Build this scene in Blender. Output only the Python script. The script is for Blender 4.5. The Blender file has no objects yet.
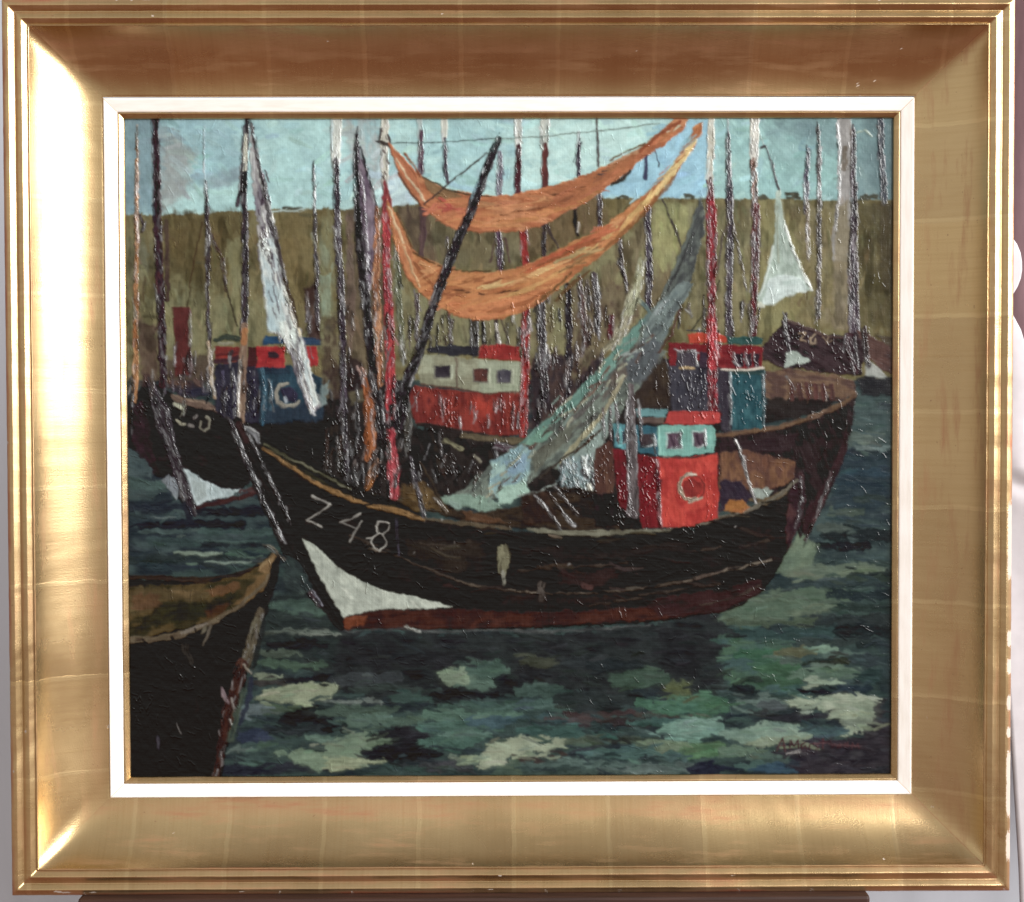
import bpy, math, random
import numpy as np
from mathutils import Vector, Matrix

SC = bpy.context.scene
COL = SC.collection

# ------------------------------------------------------------------ camera
PX = 0.000783                       # metres of frame front per photo pixel
cam_d = bpy.data.cameras.new('camera')
cam_d.lens = 60; cam_d.sensor_width = 36; cam_d.sensor_fit = 'HORIZONTAL'
cam_d.clip_start = 0.01; cam_d.clip_end = 100
cam = bpy.data.objects.new('camera', cam_d); COL.objects.link(cam)
rx, ry, rz = -0.03101, 0.00273, -0.00744
Rm = Matrix.Rotation(rz, 3, 'Z') @ Matrix.Rotation(rx, 3, 'X') @ Matrix.Rotation(ry, 3, 'Y')
base = Matrix.Rotation(math.radians(90), 3, 'X')      # camera looking along +Y
M4 = (Rm @ base).to_4x4(); M4.translation = Vector((-0.00899, -1.33327, 0.04023))
cam.matrix_world = M4
SC.camera = cam

# ------------------------------------------------------------------ world (soft room light)
W = bpy.data.worlds.new('World'); SC.world = W; W.use_nodes = True
nt = W.node_tree; nt.nodes.clear()
tc = nt.nodes.new('ShaderNodeTexCoord'); sep = nt.nodes.new('ShaderNodeSeparateXYZ')
mr = nt.nodes.new('ShaderNodeMapRange'); mr.inputs['From Min'].default_value = -1; mr.inputs['From Max'].default_value = 1
rmp = nt.nodes.new('ShaderNodeValToRGB')
for i, (p, c) in enumerate([(0.0, (0.27, 0.125, 0.095)), (0.26, (0.34, 0.18, 0.135)), (0.40, (0.50, 0.41, 0.355)), (0.50, (0.64, 0.59, 0.55)), (0.61, (0.86, 0.83, 0.77)), (1.0, (0.46, 0.43, 0.40))]):
    e = rmp.color_ramp.elements[i] if i < 2 else rmp.color_ramp.elements.new(p)
    e.position = p; e.color = (*c, 1)
bg = nt.nodes.new('ShaderNodeBackground'); wo = nt.nodes.new('ShaderNodeOutputWorld')
nt.links.new(tc.outputs['Generated'], sep.inputs[0]); nt.links.new(sep.outputs['Z'], mr.inputs['Value'])
nt.links.new(mr.outputs[0], rmp.inputs[0]); nt.links.new(rmp.outputs[0], bg.inputs['Color']); nt.links.new(bg.outputs[0], wo.inputs[0])
bg.inputs['Strength'].default_value = 1.0

# ------------------------------------------------------------------ lamps
def area(name, loc, target, sx, sy, power, col):
    d = bpy.data.lights.new(name, 'AREA'); d.shape = 'RECTANGLE'; d.size = sx; d.size_y = sy
    d.energy = power; d.color = col
    o = bpy.data.objects.new(name, d); COL.objects.link(o)
    o.location = loc
    o.rotation_euler = (Vector(target) - Vector(loc)).to_track_quat('-Z', 'Y').to_euler()
    return o
area('window_light', (2.55, -1.32, 1.08), (0.1, -0.1, 0.25), 3.6, 1.75, 285, (1.0, 0.985, 0.965))

SC.view_settings.view_transform = 'Standard'; SC.view_settings.look = 'None'
SC.view_settings.exposure = 0.0; SC.view_settings.gamma = 1.0

# ------------------------------------------------------------------ helpers
def s2l(c):
    c = np.asarray(c, float) / 255.0
    return np.where(c <= 0.04045, c / 12.92, ((c + 0.055) / 1.055) ** 2.4)

def link(o, parent=None):
    COL.objects.link(o)
    if parent is not None: o.parent = parent
    return o

def empty(name, label, cat, loc=(0, 0, 0)):
    o = bpy.data.objects.new(name, None); link(o); o.location = loc
    o.empty_display_size = 0.05
    o['label'] = label; o['category'] = cat
    return o

def mesh_obj(name, verts, faces, mat, parent=None, smooth=True):
    me = bpy.data.meshes.new(name)
    me.from_pydata([tuple(v) for v in verts], [], [tuple(f) for f in faces]); me.update()
    if smooth: me.polygons.foreach_set('use_smooth', [True] * len(me.polygons))
    me.materials.append(mat)
    return link(bpy.data.objects.new(name, me), parent)

def new_mat(name):
    m = bpy.data.materials.new(name); m.use_nodes = True
    n = m.node_tree; n.nodes.clear()
    out = n.nodes.new('ShaderNodeOutputMaterial'); p = n.nodes.new('ShaderNodeBsdfPrincipled')
    n.links.new(p.outputs[0], out.inputs[0])
    return m, n, p

def N(n, t, **kw):
    x = n.nodes.new(t)
    for k, v in kw.items():
        if k.startswith('i_'): x.inputs[k[2:].replace('_', ' ')].default_value = v
        else: setattr(x, k, v)
    return x

def ramp(n, src, stops):
    r = n.nodes.new('ShaderNodeValToRGB')
    for i, (p, c) in enumerate(stops):
        e = r.color_ramp.elements[i] if i < 2 else r.color_ramp.elements.new(p)
        e.position = p; e.color = (c, c, c, 1) if isinstance(c, (int, float)) else (*c, 1)
    n.links.new(src, r.inputs[0]); return r.outputs[0]

def mixc(n, f, a, b, blend='MIX'):
    m = n.nodes.new('ShaderNodeMix'); m.data_type = 'RGBA'; m.blend_type = blend
    for s, v in ((0, f), (6, a), (7, b)):
        if hasattr(v, 'links'): n.links.new(v, m.inputs[s])
        else: m.inputs[s].default_value = v if s == 0 else (*v, 1)
    return m.outputs[2]

def mathn(n, op, a, b=0.0):
    m = n.nodes.new('ShaderNodeMath'); m.operation = op
    for s, v in ((0, a), (1, b)):
        if hasattr(v, 'links'): n.links.new(v, m.inputs[s])
        else: m.inputs[s].default_value = v
    return m.outputs[0]

# ------------------------------------------------------------------ materials
def gold_material():
    m, n, p = new_mat('gold_leaf')
    uv = N(n, 'ShaderNodeUVMap', uv_map='UVMap')
    def mapping(sx, sy, off=0):
        mp = N(n, 'ShaderNodeMapping'); mp.inputs['Scale'].default_value = (sx, sy, 1); mp.inputs['Location'].default_value = (off, off * .37, 0)
        n.links.new(uv.outputs[0], mp.inputs[0]); return mp.outputs[0]
    def noise(vec, sc, det=4, rough=.55):
        t = N(n, 'ShaderNodeTexNoise'); t.inputs['Scale'].default_value = sc; t.inputs['Detail'].default_value = det; t.inputs['Roughness'].default_value = rough
        n.links.new(vec, t.inputs['Vector']); return t.outputs['Fac']
    cloud = noise(mapping(9, 9), 1.0, 5)
    streak = noise(mapping(16, 95, 3), 1.0, 6, .62)
    vstreak = noise(mapping(420, 12, 7), 1.0, 4)
    fine = noise(mapping(900, 900), 1.0, 3)
    # leaf of gold: each leaf its own tone, overlaps a little brighter
    sepu = N(n, 'ShaderNodeSeparateXYZ'); n.links.new(uv.outputs[0], sepu.inputs[0])
    warp = mathn(n, 'MULTIPLY', mathn(n, 'SUBTRACT', noise(mapping(30, 60, 11), 1, 2), .5), .004)
    cell = mathn(n, 'DIVIDE', mathn(n, 'ADD', sepu.outputs[0], warp), 0.0765)
    fl = mathn(n, 'FLOOR', cell); fr = mathn(n, 'FRACT', cell)
    wn = N(n, 'ShaderNodeTexWhiteNoise', noise_dimensions='1D'); n.links.new(fl, wn.inputs['W'])
    seam = ramp(n, fr, [(0.0, 1.0), (0.04, 1.0), (0.052, 0.0), (1.0, 0.0)])
    seam = mathn(n, 'MULTIPLY', seam, ramp(n, vstreak, [(0.35, 0.2), (0.65, 1.0)]))
    g = mixc(n, ramp(n, cloud, [(0.3, 0.0), (0.7, 1.0)]), (0.45, 0.315, 0.165), (0.57, 0.43, 0.24))
    g = mixc(n, mathn(n, 'MULTIPLY', wn.outputs['Value'], .6), g, (0.64, 0.47, 0.24))
    g = mixc(n, mathn(n, 'MULTIPLY', seam, .62), g, (0.72, 0.57, 0.32))
    g = mixc(n, ramp(n, vstreak, [(0.45, 0.0), (0.8, 0.35)]), g, (0.42, 0.27, 0.12))
    wear = N(n, 'ShaderNodeAttribute', attribute_name='wear')
    rub = mathn(n, 'ADD', ramp(n, streak, [(0.48, 0.0), (0.74, 0.75)]), mathn(n, 'SUBTRACT', wear.outputs['Fac'], 0.22))
    rub = mathn(n, 'MULTIPLY', rub, ramp(n, cloud, [(0.36, 0.2), (0.58, 1.0)]))
    rub = mathn(n, 'MINIMUM', mathn(n, 'MAXIMUM', rub, 0), 1)
    g = mixc(n, rub, g, (0.33, 0.12, 0.065))
    pit = ramp(n, noise(mapping(210, 260, 21), 1, 6, .65), [(0.66, 0.0), (0.70, .8)])
    rub = mathn(n, 'MAXIMUM', rub, pit)
    g = mixc(n, pit, g, (0.20, 0.09, 0.05))
    chip = N(n, 'ShaderNodeAttribute', attribute_name='chip')
    ch = ramp(n, mathn(n, 'ADD', chip.outputs['Fac'], mathn(n, 'MULTIPLY', mathn(n, 'SUBTRACT', noise(mapping(620, 620, 5), 1, 5, .7), .5), 1.5)), [(0.50, 0.0), (0.60, 1.0)])
    g = mixc(n, ch, g, (0.44, 0.37, 0.32))
    n.links.new(g, p.inputs['Base Color'])
    met = mathn(n, 'MULTIPLY', mathn(n, 'SUBTRACT', 1.0, mathn(n, 'MULTIPLY', rub, .55)), mathn(n, 'SUBTRACT', 1.0, ch))
    n.links.new(met, p.inputs['Metallic'])
    rg = mathn(n, 'ADD', ramp(n, cloud, [(0.3, .23), (0.7, .33)]), mathn(n, 'MULTIPLY', rub, .12))
    n.links.new(rg, p.inputs['Roughness'])
    b = N(n, 'ShaderNodeBump'); b.inputs['Strength'].default_value = .22; b.inputs['Distance'].default_value = .0012
    hh = mathn(n, 'ADD', mathn(n, 'ADD', mathn(n, 'MULTIPLY', fine, .35), mathn(n, 'MULTIPLY', vstreak, .16)), mathn(n, 'SUBTRACT', mathn(n, 'MULTIPLY', seam, .1), mathn(n, 'MULTIPLY', ch, .3)))
    n.links.new(hh, b.inputs['Height']); n.links.new(b.outputs[0], p.inputs['Normal'])
    return m

def simple(name, col, rough=.6, var=.12, scale=40, stretch=(1, 1, 1), spec=.4, bump=.1, col2=None):
    m, n, p = new_mat(name)
    t = N(n, 'ShaderNodeTexCoord'); mp = N(n, 'ShaderNodeMapping'); mp.inputs['Scale'].default_value = stretch
    n.links.new(t.outputs['Object'], mp.inputs[0])
    ns = N(n, 'ShaderNodeTexNoise'); ns.inputs['Scale'].default_value = scale; ns.inputs['Detail'].default_value = 6
    n.links.new(mp.outputs[0], ns.inputs['Vector'])
    c2 = col2 if col2 else tuple(x * (1 - 2.2 * var) for x in col)
    n.links.new(mixc(n, ramp(n, ns.outputs['Fac'], [(0.35, 0.0), (0.65, 1.0)]), c2, col), p.inputs['Base Color'])
    p.inputs['Roughness'].default_value = rough; p.inputs['Specular IOR Level'].default_value = spec
    b = N(n, 'ShaderNodeBump'); b.inputs['Strength'].default_value = bump; b.inputs['Distance'].default_value = .001
    n.links.new(ns.outputs['Fac'], b.inputs['Height']); n.links.new(b.outputs[0], p.inputs['Normal'])
    return m

def slip_material():
    m, n, p = new_mat('white_slip_paint')
    uv = N(n, 'ShaderNodeUVMap', uv_map='UVMap')
    mp = N(n, 'ShaderNodeMapping'); mp.inputs['Scale'].default_value = (40, 260, 1); n.links.new(uv.outputs[0], mp.inputs[0])
    ns = N(n, 'ShaderNodeTexNoise'); ns.inputs['Scale'].default_value = 1; ns.inputs['Detail'].default_value = 5; n.links.new(mp.outputs[0], ns.inputs['Vector'])
    chip = N(n, 'ShaderNodeAttribute', attribute_name='chip')
    ch = ramp(n, mathn(n, 'ADD', chip.outputs['Fac'], mathn(n, 'MULTIPLY', mathn(n, 'SUBTRACT', ns.outputs['Fac'], .5), .8)), [(0.5, 0.0), (0.58, 1.0)])
    c = mixc(n, ramp(n, ns.outputs['Fac'], [(0.3, 0.0), (0.6, 1.0)]), (0.82, 0.78, 0.73), (0.90, 0.87, 0.84))
    c = mixc(n, ch, c, (0.46, 0.33, 0.18))
    n.links.new(c, p.inputs['Base Color']); p.inputs['Roughness'].default_value = .55
    b = N(n, 'ShaderNodeBump'); b.inputs['Strength'].default_value = .15; b.inputs['Distance'].default_value = .0008
    n.links.new(ns.outputs['Fac'], b.inputs['Height']); n.links.new(b.outputs[0], p.inputs['Normal'])
    return m

def oil_material():
    m, n, p = new_mat('oil_paint')
    a = N(n, 'ShaderNodeAttribute', attribute_name='pigment')
    n.links.new(a.outputs['Color'], p.inputs['Base Color'])
    t = N(n, 'ShaderNodeTexCoord')
    ns = N(n, 'ShaderNodeTexNoise'); ns.inputs['Scale'].default_value = 60; ns.inputs['Detail'].default_value = 4
    n.links.new(t.outputs['Object'], ns.inputs['Vector'])
    n.links.new(ramp(n, ns.outputs['Fac'], [(0.3, .17), (0.7, .27)]), p.inputs['Roughness'])
    p.inputs['Specular IOR Level'].default_value = .30
    w1 = N(n, 'ShaderNodeTexWave', wave_type='BANDS', bands_direction='X'); w1.inputs['Scale'].default_value = 230; w1.inputs['Distortion'].default_value = 1.5; w1.inputs['Detail'].default_value = 2
    w2 = N(n, 'ShaderNodeTexWave', wave_type='BANDS', bands_direction='Z'); w2.inputs['Scale'].default_value = 230; w2.inputs['Distortion'].default_value = 1.5; w2.inputs['Detail'].default_value = 2
    for w in (w1, w2): n.links.new(t.outputs['Object'], w.inputs['Vector'])
    f = N(n, 'ShaderNodeTexNoise'); f.inputs['Scale'].default_value = 900; f.inputs['Detail'].default_value = 4
    n.links.new(t.outputs['Object'], f.inputs['Vector'])
    h = mathn(n, 'ADD', mathn(n, 'MULTIPLY', w1.outputs['Fac'], w2.outputs['Fac']), mathn(n, 'MULTIPLY', f.outputs['Fac'], 1.2))
    b = N(n, 'ShaderNodeBump'); b.inputs['Strength'].default_value = .09; b.inputs['Distance'].default_value = .0004
    n.links.new(h, b.inputs['Height']); n.links.new(b.outputs[0], p.inputs['Normal'])
    return m

GOLD = gold_material(); SLIP = slip_material(); OIL = oil_material()
WALLM = simple('grey_wall_paint', (0.47, 0.49, 0.54), .9, .06, 3, (6, 1, .7), .1)
WOOD = simple('dark_varnished_wood', (0.045, 0.019, 0.013), .55, .2, 30, (.6, 6, 14), .3, .3)
LINEN = simple('raw_linen', (0.42, 0.34, 0.24), .9, .1, 400)
CLOTHM = simple('white_cloth', (0.46, 0.435, 0.455), .9, .04, 60, spec=.1)
MAUVE = simple('mauve_cloth', (0.30, 0.19, 0.21), .9, .08, 40, (3, 3, .6), .1)

# ------------------------------------------------------------------ setting
mesh_obj('wall', [(-4, .62, -2.6), (4, .62, -2.6), (4, .62, 3), (-4, .62, 3), (-4, .72, -2.6), (4, .72, -2.6), (4, .72, 3), (-4, .72, 3)],
         [(0, 1, 2, 3), (7, 6, 5, 4), (0, 4, 5, 1), (1, 5, 6, 2), (2, 6, 7, 3), (3, 7, 4, 0)], WALLM, smooth=False)['kind'] = 'structure'

# ------------------------------------------------------------------ picture frame
FW, FH = 0.786, 0.6993
def arcs(u0, h0, u1, h1, bulge, n):
    # profile points along an arc-like bump between two points (bulge in px)
    return [(u0 + (u1 - u0) * k / n, h0 + (h1 - h0) * k / n + bulge * math.sin(math.pi * k / n) ** .8) for k in range(n + 1)]
bead = [(1.2, -46), (-1.4, -44), (-2.2, -30), (-2.2, -10), (-2.0, -7.4), (-1.2, -6.2), (.4, -5.2), (1.6, -4.5), (2.8, -3.8), (3.8, -3.4), (4.6, -3.3), (5.3, -3.6), (6.2, -4.3), (7.2, -5.1), (8.2, -5.9), (9.0, -6.6), (9.6, -7.3), (10.1, -7.6), (10.7, -7.4),
        (12.0, -6.7), (13.4, -6.0), (14.8, -5.3), (16.0, -4.7), (16.8, -4.4), (17.5, -4.4), (18.2, -4.8), (19.2, -5.6), (20.2, -6.4), (21.2, -7.2), (22.0, -7.9), (22.5, -8.4), (22.9, -8.4), (23.3, -7.3), (23.8, -6.9), (24.4, -7.1), (24.8, -7.9), (25.0, -11.0), (25.0, -46)]
cv = [(24.7, -8.3)]
A0, A1 = math.radians(60), math.radians(10)
Rw = (86.6 - 24.9) / (math.sin(A0) - math.sin(A1))
for k in range(33):
    a = A0 + (A1 - A0) * k / 32
    cv.append((24.9 + Rw * (math.sin(A0) - math.sin(a)), -8.6 - Rw * (math.cos(a) - math.cos(A0))))
hend = cv[-1][1]
cv += [(87.0, hend - .6), (87.0, -53)]
HS = hend + 2.2                                   # the slip stands a little proud of the cove's foot
slip = [(u - 1.4, h) for u, h in [(88.9, -56), (88.9, HS - 1.2), (89.3, HS - .2), (90.2, HS)]]
for k in range(1, 11): slip.append((88.8 + (102.0 - 90.2) * k / 10, HS - 3.6 * k / 10))
slip += [(101.2, HS - 4.4), (101.2, -59)]
HF = HS - 4.2
fil = [(u - 1.4, h) for u, h in [(102.9, -59), (102.9, HF - .2), (103.3, HF + .4), (104.2, HF + .35), (105.2, HF - .6), (106.6, HF - 2.2), (108.0, HF - 3.6), (108.6, HF - 4.4), (108.8, HF - 5.6), (108.8, -60)]]

rngf = np.random.default_rng(5)
def wob(n, cells, amp):
    k = rngf.normal(0, 1, cells + 2); x = np.linspace(0, cells, n); i = x.astype(int); f = x - i; f = f * f * (3 - 2 * f)
    return amp * (k[i] * (1 - f) + k[np.minimum(i + 1, cells + 1)] * f)

def rail_mesh(name, side, prof, n, mat, parent, amp=.12, wearf=None, chipf=None, off=(0, 0), soft=0.):
    prof = np.array(prof); m = len(prof)
    a, b = FW / 2, FH / 2
    L = a if side in ('top', 'bottom') else b
    s = np.linspace(-1, 1, n - 24); e_ = 1 - np.array([.0003, .0007, .0011, .0015, .002, .0025, .003, .0036, .0042, .005, .0058, .0066]); s = np.sort(np.concatenate([s, e_, -e_]))
    w = wob(n, 60, amp) + wob(n, 17, amp); w2 = wob(n, 140, amp * .7)
    U, V = np.meshgrid(s, np.arange(m), indexing='ij')
    u = prof[:, 0][None, :] * PX; h = prof[:, 1][None, :] * PX
    edge = np.clip((1 - np.abs(U)) * 40, 0, 1)      # corners stay crisp
    uu = u + (w2[:, None] * PX) * edge * .6
    hh = h + (w[:, None] * PX) * edge
    along = U * (L - u)
    if side == 'bottom': X, Z = along, -b + uu
    elif side == 'top': X, Z = -along, b - uu
    elif side == 'right': X, Z = a - uu, along
    else: X, Z = -a + uu, -along
    Y = -hh + 0 * U
    co = np.stack([X + off[0], Y, Z + off[1]], -1).reshape(-1, 3)
    idx = np.arange(n * m).reshape(n, m)
    q = np.stack([idx[:-1, :-1], idx[1:, :-1], idx[1:, 1:], idx[:-1, 1:]], -1).reshape(-1, 4)
    me = bpy.data.meshes.new(name)
    me.vertices.add(len(co)); me.vertices.foreach_set('co', co.astype(np.float32).ravel())
    me.loops.add(q.size); me.loops.foreach_set('vertex_index', q.ravel().astype(np.int32))
    me.polygons.add(len(q)); me.polygons.foreach_set('loop_start', np.arange(0, q.size, 4, dtype=np.int32))
    me.update(calc_edges=True); me.validate()
    me.polygons.foreach_set('use_smooth', [True] * len(me.polygons))
    dist = np.concatenate([[0], np.cumsum(np.hypot(*np.diff(prof, axis=0).T))]) * PX
    so = {'bottom': 0.0, 'top': 3.1, 'right': 7.7, 'left': 12.9}[side]
    uvv = np.stack([along + so, np.broadcast_to(dist[None, :], along.shape) + so * .21], -1).reshape(-1, 2)
    uvl = me.uv_layers.new(name='UVMap'); uvl.data.foreach_set('uv', uvv[q.ravel()].astype(np.float32).ravel())
    P_ = np.broadcast_to(prof[:, 0][None, :], along.shape)
    Hh = np.broadcast_to(prof[:, 1][None, :], along.shape)
    global DM
    DM = (1 - np.abs(U)) * (L - u) / PX             # how far each point is from its mitre
    Xp = 512 + X / PX; Yp = 448 - Z / PX            # roughly photo pixels, to place wear where it is
    for nm, fn in (('wear', wearf), ('chip', chipf)):
        at = me.attributes.new(nm, 'FLOAT', 'POINT')
        val = fn(side, Xp, Yp, P_, Hh) if fn else np.zeros_like(along)
        at.data.foreach_set('value', np.broadcast_to(val, along.shape).astype(np.float32).ravel())
    # gesso fills the mitre: normals of neighbouring rails run into each other there
    G = co.reshape(n, m, 3); nn = np.cross(np.gradient(G, axis=0), np.gradient(G, axis=1)); nn /= np.linalg.norm(nn, axis=-1, keepdims=True) + 1e-12
    flip = np.sign(np.sum(nn * np.array([0, -1, 0]), -1)).mean()
    if flip < 0: nn = -nn
    # which way this rail's face leans: inwards (+) or outwards (-)
    inw = {'top': -nn[..., 2], 'bottom': nn[..., 2], 'right': -nn[..., 0], 'left': nn[..., 0]}[side]
    if side in ('top', 'bottom'): other = np.stack([inw * np.sign(-X), nn[..., 1], 0 * inw], -1)
    else: other = np.stack([0 * inw, nn[..., 1], inw * np.sign(-Z)], -1)
    dm = (1 - np.abs(U)) * (L - u); wgt = .5 * np.exp(-(dm / (soft * PX)) ** 1.3)[..., None]
    nb = nn * (1 - wgt) + other * wgt; nb /= np.linalg.norm(nb, axis=-1, keepdims=True) + 1e-12
    if soft > 0: me.normals_split_custom_set_from_vertices(nb.reshape(-1, 3).astype(np.float32))
    me.materials.append(mat)
    return link(bpy.data.objects.new(name, me), parent)

def bump1(x, c, w): return np.clip(1 - np.abs(x - c) / w, 0, 1)
def wear_bead(side, X, Y, u, h):
    v = .12 + .75 * np.clip((2.6 - u) / 2.6, 0, 1) + .45 * bump1(u, 11.8, 1.9) + .4 * bump1(u, 22.6, .9) + .5 * bump1(u, 24.8, .8)
    if side == 'bottom': v = v + .22
    if side == 'left': v = v + .1
    return v
def wear_cove(side, X, Y, u, h):
    v = wear_cove_(side, X, Y, u, h)
    if side in ('right', 'bottom'): v = np.maximum(v, 1.3 * np.clip(1.3 - DM / .5, 0, 1) * (X > 700))
    return v
def wear_cove_(side, X, Y, u, h):
    if side == 'top': return .10 + .5 * bump1(u, 38, 20)
    if side == 'bottom': return .10 + .5 * bump1(u, 76, 18)
    if side == 'right': return .07 + .36 * np.clip((Y - 380) / 350, 0, 1) * bump1(u, 52, 26)
    return .07 + .42 * np.clip((Y - 430) / 250, 0, 1) * bump1(u, 76, 18)
def spots(X, Y, L):
    v = np.zeros_like(X)
    for (x, y, rx_, ry_) in L: v = np.maximum(v, 1.1 - np.hypot((X - x) / rx_, (Y - y) / ry_))
    return np.clip(v, 0, 1)
def chip_bead(side, X, Y, u, h):
    v = np.zeros_like(X); e = np.clip((4.4 - u) / 2.5, 0, 1)
    if side == 'right':
        for c, w in ((528, 30), (560, 24), (640, 10), (668, 9), (705, 9), (735, 6), (772, 22), (800, 26), (850, 18)): v = np.maximum(v, e * np.clip(1.35 - np.abs(Y - c) / w, 0, 1))
    if side == 'top': v = spots(X, Y, [(122, 0, 3, 3), (137, 1, 3, 2), (152, 0, 12, 2), (445, 15, 2.2, 1.6), (158, 17, 3, 1.5), (880, 2, 3, 1.6)])
    if side == 'bottom': v = np.maximum(spots(X, Y, [(55, 892, 8, 1.8), (62, 893, 12, 1.6), (90, 893, 6, 1.6), (240, 893, 5, 1.2), (490, 892, 6, 1.2), (500, 878, 4, 1.2), (735, 879, 5, 1.2)]), e * np.clip(np.sin(X * .21) * np.sin(X * .047 + 1) - .55, 0, 1) * 1.2)
    if side == 'left': v = spots(X, Y, [(24, 730, 2.5, 3), (9, 440, 2, 3), (12, 770, 2, 3)])
    return v
def chip_cove(side, X, Y, u, h):
    if side == 'top': return spots(X, Y, [(78, 76, 3, 1.5), (868, 78, 1.8, 7), (870, 88, 1.2, 4), (885, 74, 1.5, 3), (908, 44, 1.4, 4), (918, 60, 1.5, 2), (640, 46, 3, 1.4), (330, 38, 2, 2)])
    if side == 'left': return spots(X, Y, [(101, 734, 7, 3), (96, 734, 3, 3)])
    if side == 'right': return spots(X, Y, [(942, 727, 1.8, 3), (947, 820, 3, 2.5)])
    return spots(X, Y, [(165, 842, 1.2, 2), (473, 868, 2, 2), (890, 866, 3, 1.2)])
def chip_slip(side, X, Y, u, h):
    e = np.clip((u - 100.2) / 2.0, 0, 1)
    v = e * (np.clip(np.sin(X * .13 + Y * .11) + np.sin(X * .047 + Y * .039 + 2) - .35, 0, 1) * .62)
    if side == 'left': v = np.maximum(v, spots(X, Y, [(122, 734, 3, 5)]))
    return np.maximum(v, .78 * np.clip(1.4 - DM / .45, 0, 1))

frame = empty('picture_frame', 'gilded cove picture frame with worn red edges and a white inner slip', 'picture frame', (0, 0, -FH / 2))
inv = Vector((0, 0, FH / 2))
for side in ('bottom', 'right', 'top', 'left'):
    r = rail_mesh('rail', side, bead, 700, GOLD, frame, .14, wear_bead, chip_bead, soft=1.6); r.location = inv
    if side == 'right': r['label'] = 'gilded rail with white gesso showing where its outer edge is chipped'
    rail_mesh('cove', side, cv, 420, GOLD, r, .05, wear_cove, chip_cove, soft=11.)
    l = rail_mesh('slip', side, slip, 300, SLIP, frame, .05, None, chip_slip, (0, -.0008)); l.location = inv
    rail_mesh('fillet', side, fil, 300, GOLD, l, .08, lambda *a: .2 + 0 * a[1], None, (0, -.0008))

# ------------------------------------------------------------------ easel, cloths behind
def box(x0, x1, y0, y1, z0, z1, bev=.0025):
    import bmesh
    bm = bmesh.new(); bmesh.ops.create_cube(bm, size=1)
    for v in bm.verts: v.co = Vector(((x0 + x1) / 2 + v.co.x * (x1 - x0), (y0 + y1) / 2 + v.co.y * (y1 - y0), (z0 + z1) / 2 + v.co.z * (z1 - z0)))
    bmesh.ops.bevel(bm, geom=bm.edges[:], offset=bev, segments=2, profile=.6, affect='EDGES')
    return bm
def bmobj(name, bms, mat, parent=None):
    import bmesh
    me = bpy.data.meshes.new(name); tot = bmesh.new()
    for b in bms:
        t = bpy.data.meshes.new('t'); b.to_mesh(t); b.free(); tot.from_mesh(t); bpy.data.meshes.remove(t)
    tot.to_mesh(me); tot.free(); me.materials.append(mat)
    return link(bpy.data.objects.new(name, me), parent)
easel = empty('easel', 'dark brown wooden easel ledge carrying the frame along its lower edge', 'easel', (0, .1, -1.3))
il = Vector((0, -.1, 1.3))
zt = -FH / 2 - .0012
led = bmobj('ledge', [box(-.340, .281, -.008, .085, zt - .030, zt), box(-.340, .281, -.014, -.0078, zt - .030, zt - .006)], WOOD, easel); led.location = il
ps = bmobj('post', [box(-.045, .045, .088, .118, -1.3, .15)], WOOD, easel); ps.location = il

def cloth(name, label, cat, edge, x1, y0, mat, folds, depth, right=None):
    # hanging cloth: left border follows edge [(z, x)], folds run down it, real thickness
    nz, nx = 160, 60
    zs = np.linspace(edge[0][0], edge[-1][0], nz); ex = np.interp(zs, [e[0] for e in edge], [e[1] for e in edge])
    k = np.ones(5) / 5; ex = np.convolve(np.pad(ex, 2, mode='edge'), k, 'valid')
    t = np.linspace(0, 1, nx)
    rx_ = np.full(nz, x1) if right is None else np.interp(zs, [e[0] for e in right], [e[1] for e in right])
    X = ex[:, None] + (rx_[:, None] - ex[:, None]) * t[None, :]
    Y = y0 + depth * np.sin(folds * t[None, :] * 2 * np.pi + .6 * np.sin(zs[:, None] * 9)) + depth * .5 * np.sin(zs[:, None] * 7 + t[None, :] * 5) 
    Z = np.broadcast_to(zs[:, None], X.shape)
    co = np.stack([X, Y, Z], -1).reshape(-1, 3); idx = np.arange(nz * nx).reshape(nz, nx)
    q = np.stack([idx[:-1, :-1], idx[:-1, 1:], idx[1:, 1:], idx[1:, :-1]], -1).reshape(-1, 4)
    o = mesh_obj(name, co, q, mat)
    so = o.modifiers.new('thickness', 'SOLIDIFY'); so.thickness = .003
    o['label'] = label; o['category'] = cat
    return o
PXD = lambda y, x: ((448 - y) * .000842, .4305 + (x - 1018) * .00086)
cloth('white_drape', 'white draped cloth with a scalloped edge hanging behind the right rail', 'cloth',
      [(-.9, .452), (-.42, .434), (-.36, .4315), (-.29, .4265), (-.20, .4200), (-.12, .40), (-.04, .36), (.0, .34), (.24, .34)], .75, .10, CLOTHM, 2, .0015,
      [(-.9, .75), PXD(520, 1200), PXD(485, 1050)] + [PXD(y, x) for y, x in ((470, 1027), (455, 1024), (440, 1021.5), (425, 1021), (410, 1023), (395, 1026), (380, 1026), (362, 1023), (345, 1020.5), (330, 1016), (318, 1008), (300, 1008), (292, 1013), (284, 1016.5), (270, 1018.5), (257, 1016.5), (246, 1012), (236, 1004))])
cloth('mauve_curtain', 'dull mauve curtain hanging behind the upper right corner of the frame', 'curtain',
      [(-.30, .60), (-.2, .50), (-.1, .44), (.0, .42), (.3, .42), (.9, .42)], 1.3, .30, MAUVE, 7, .02)
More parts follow.
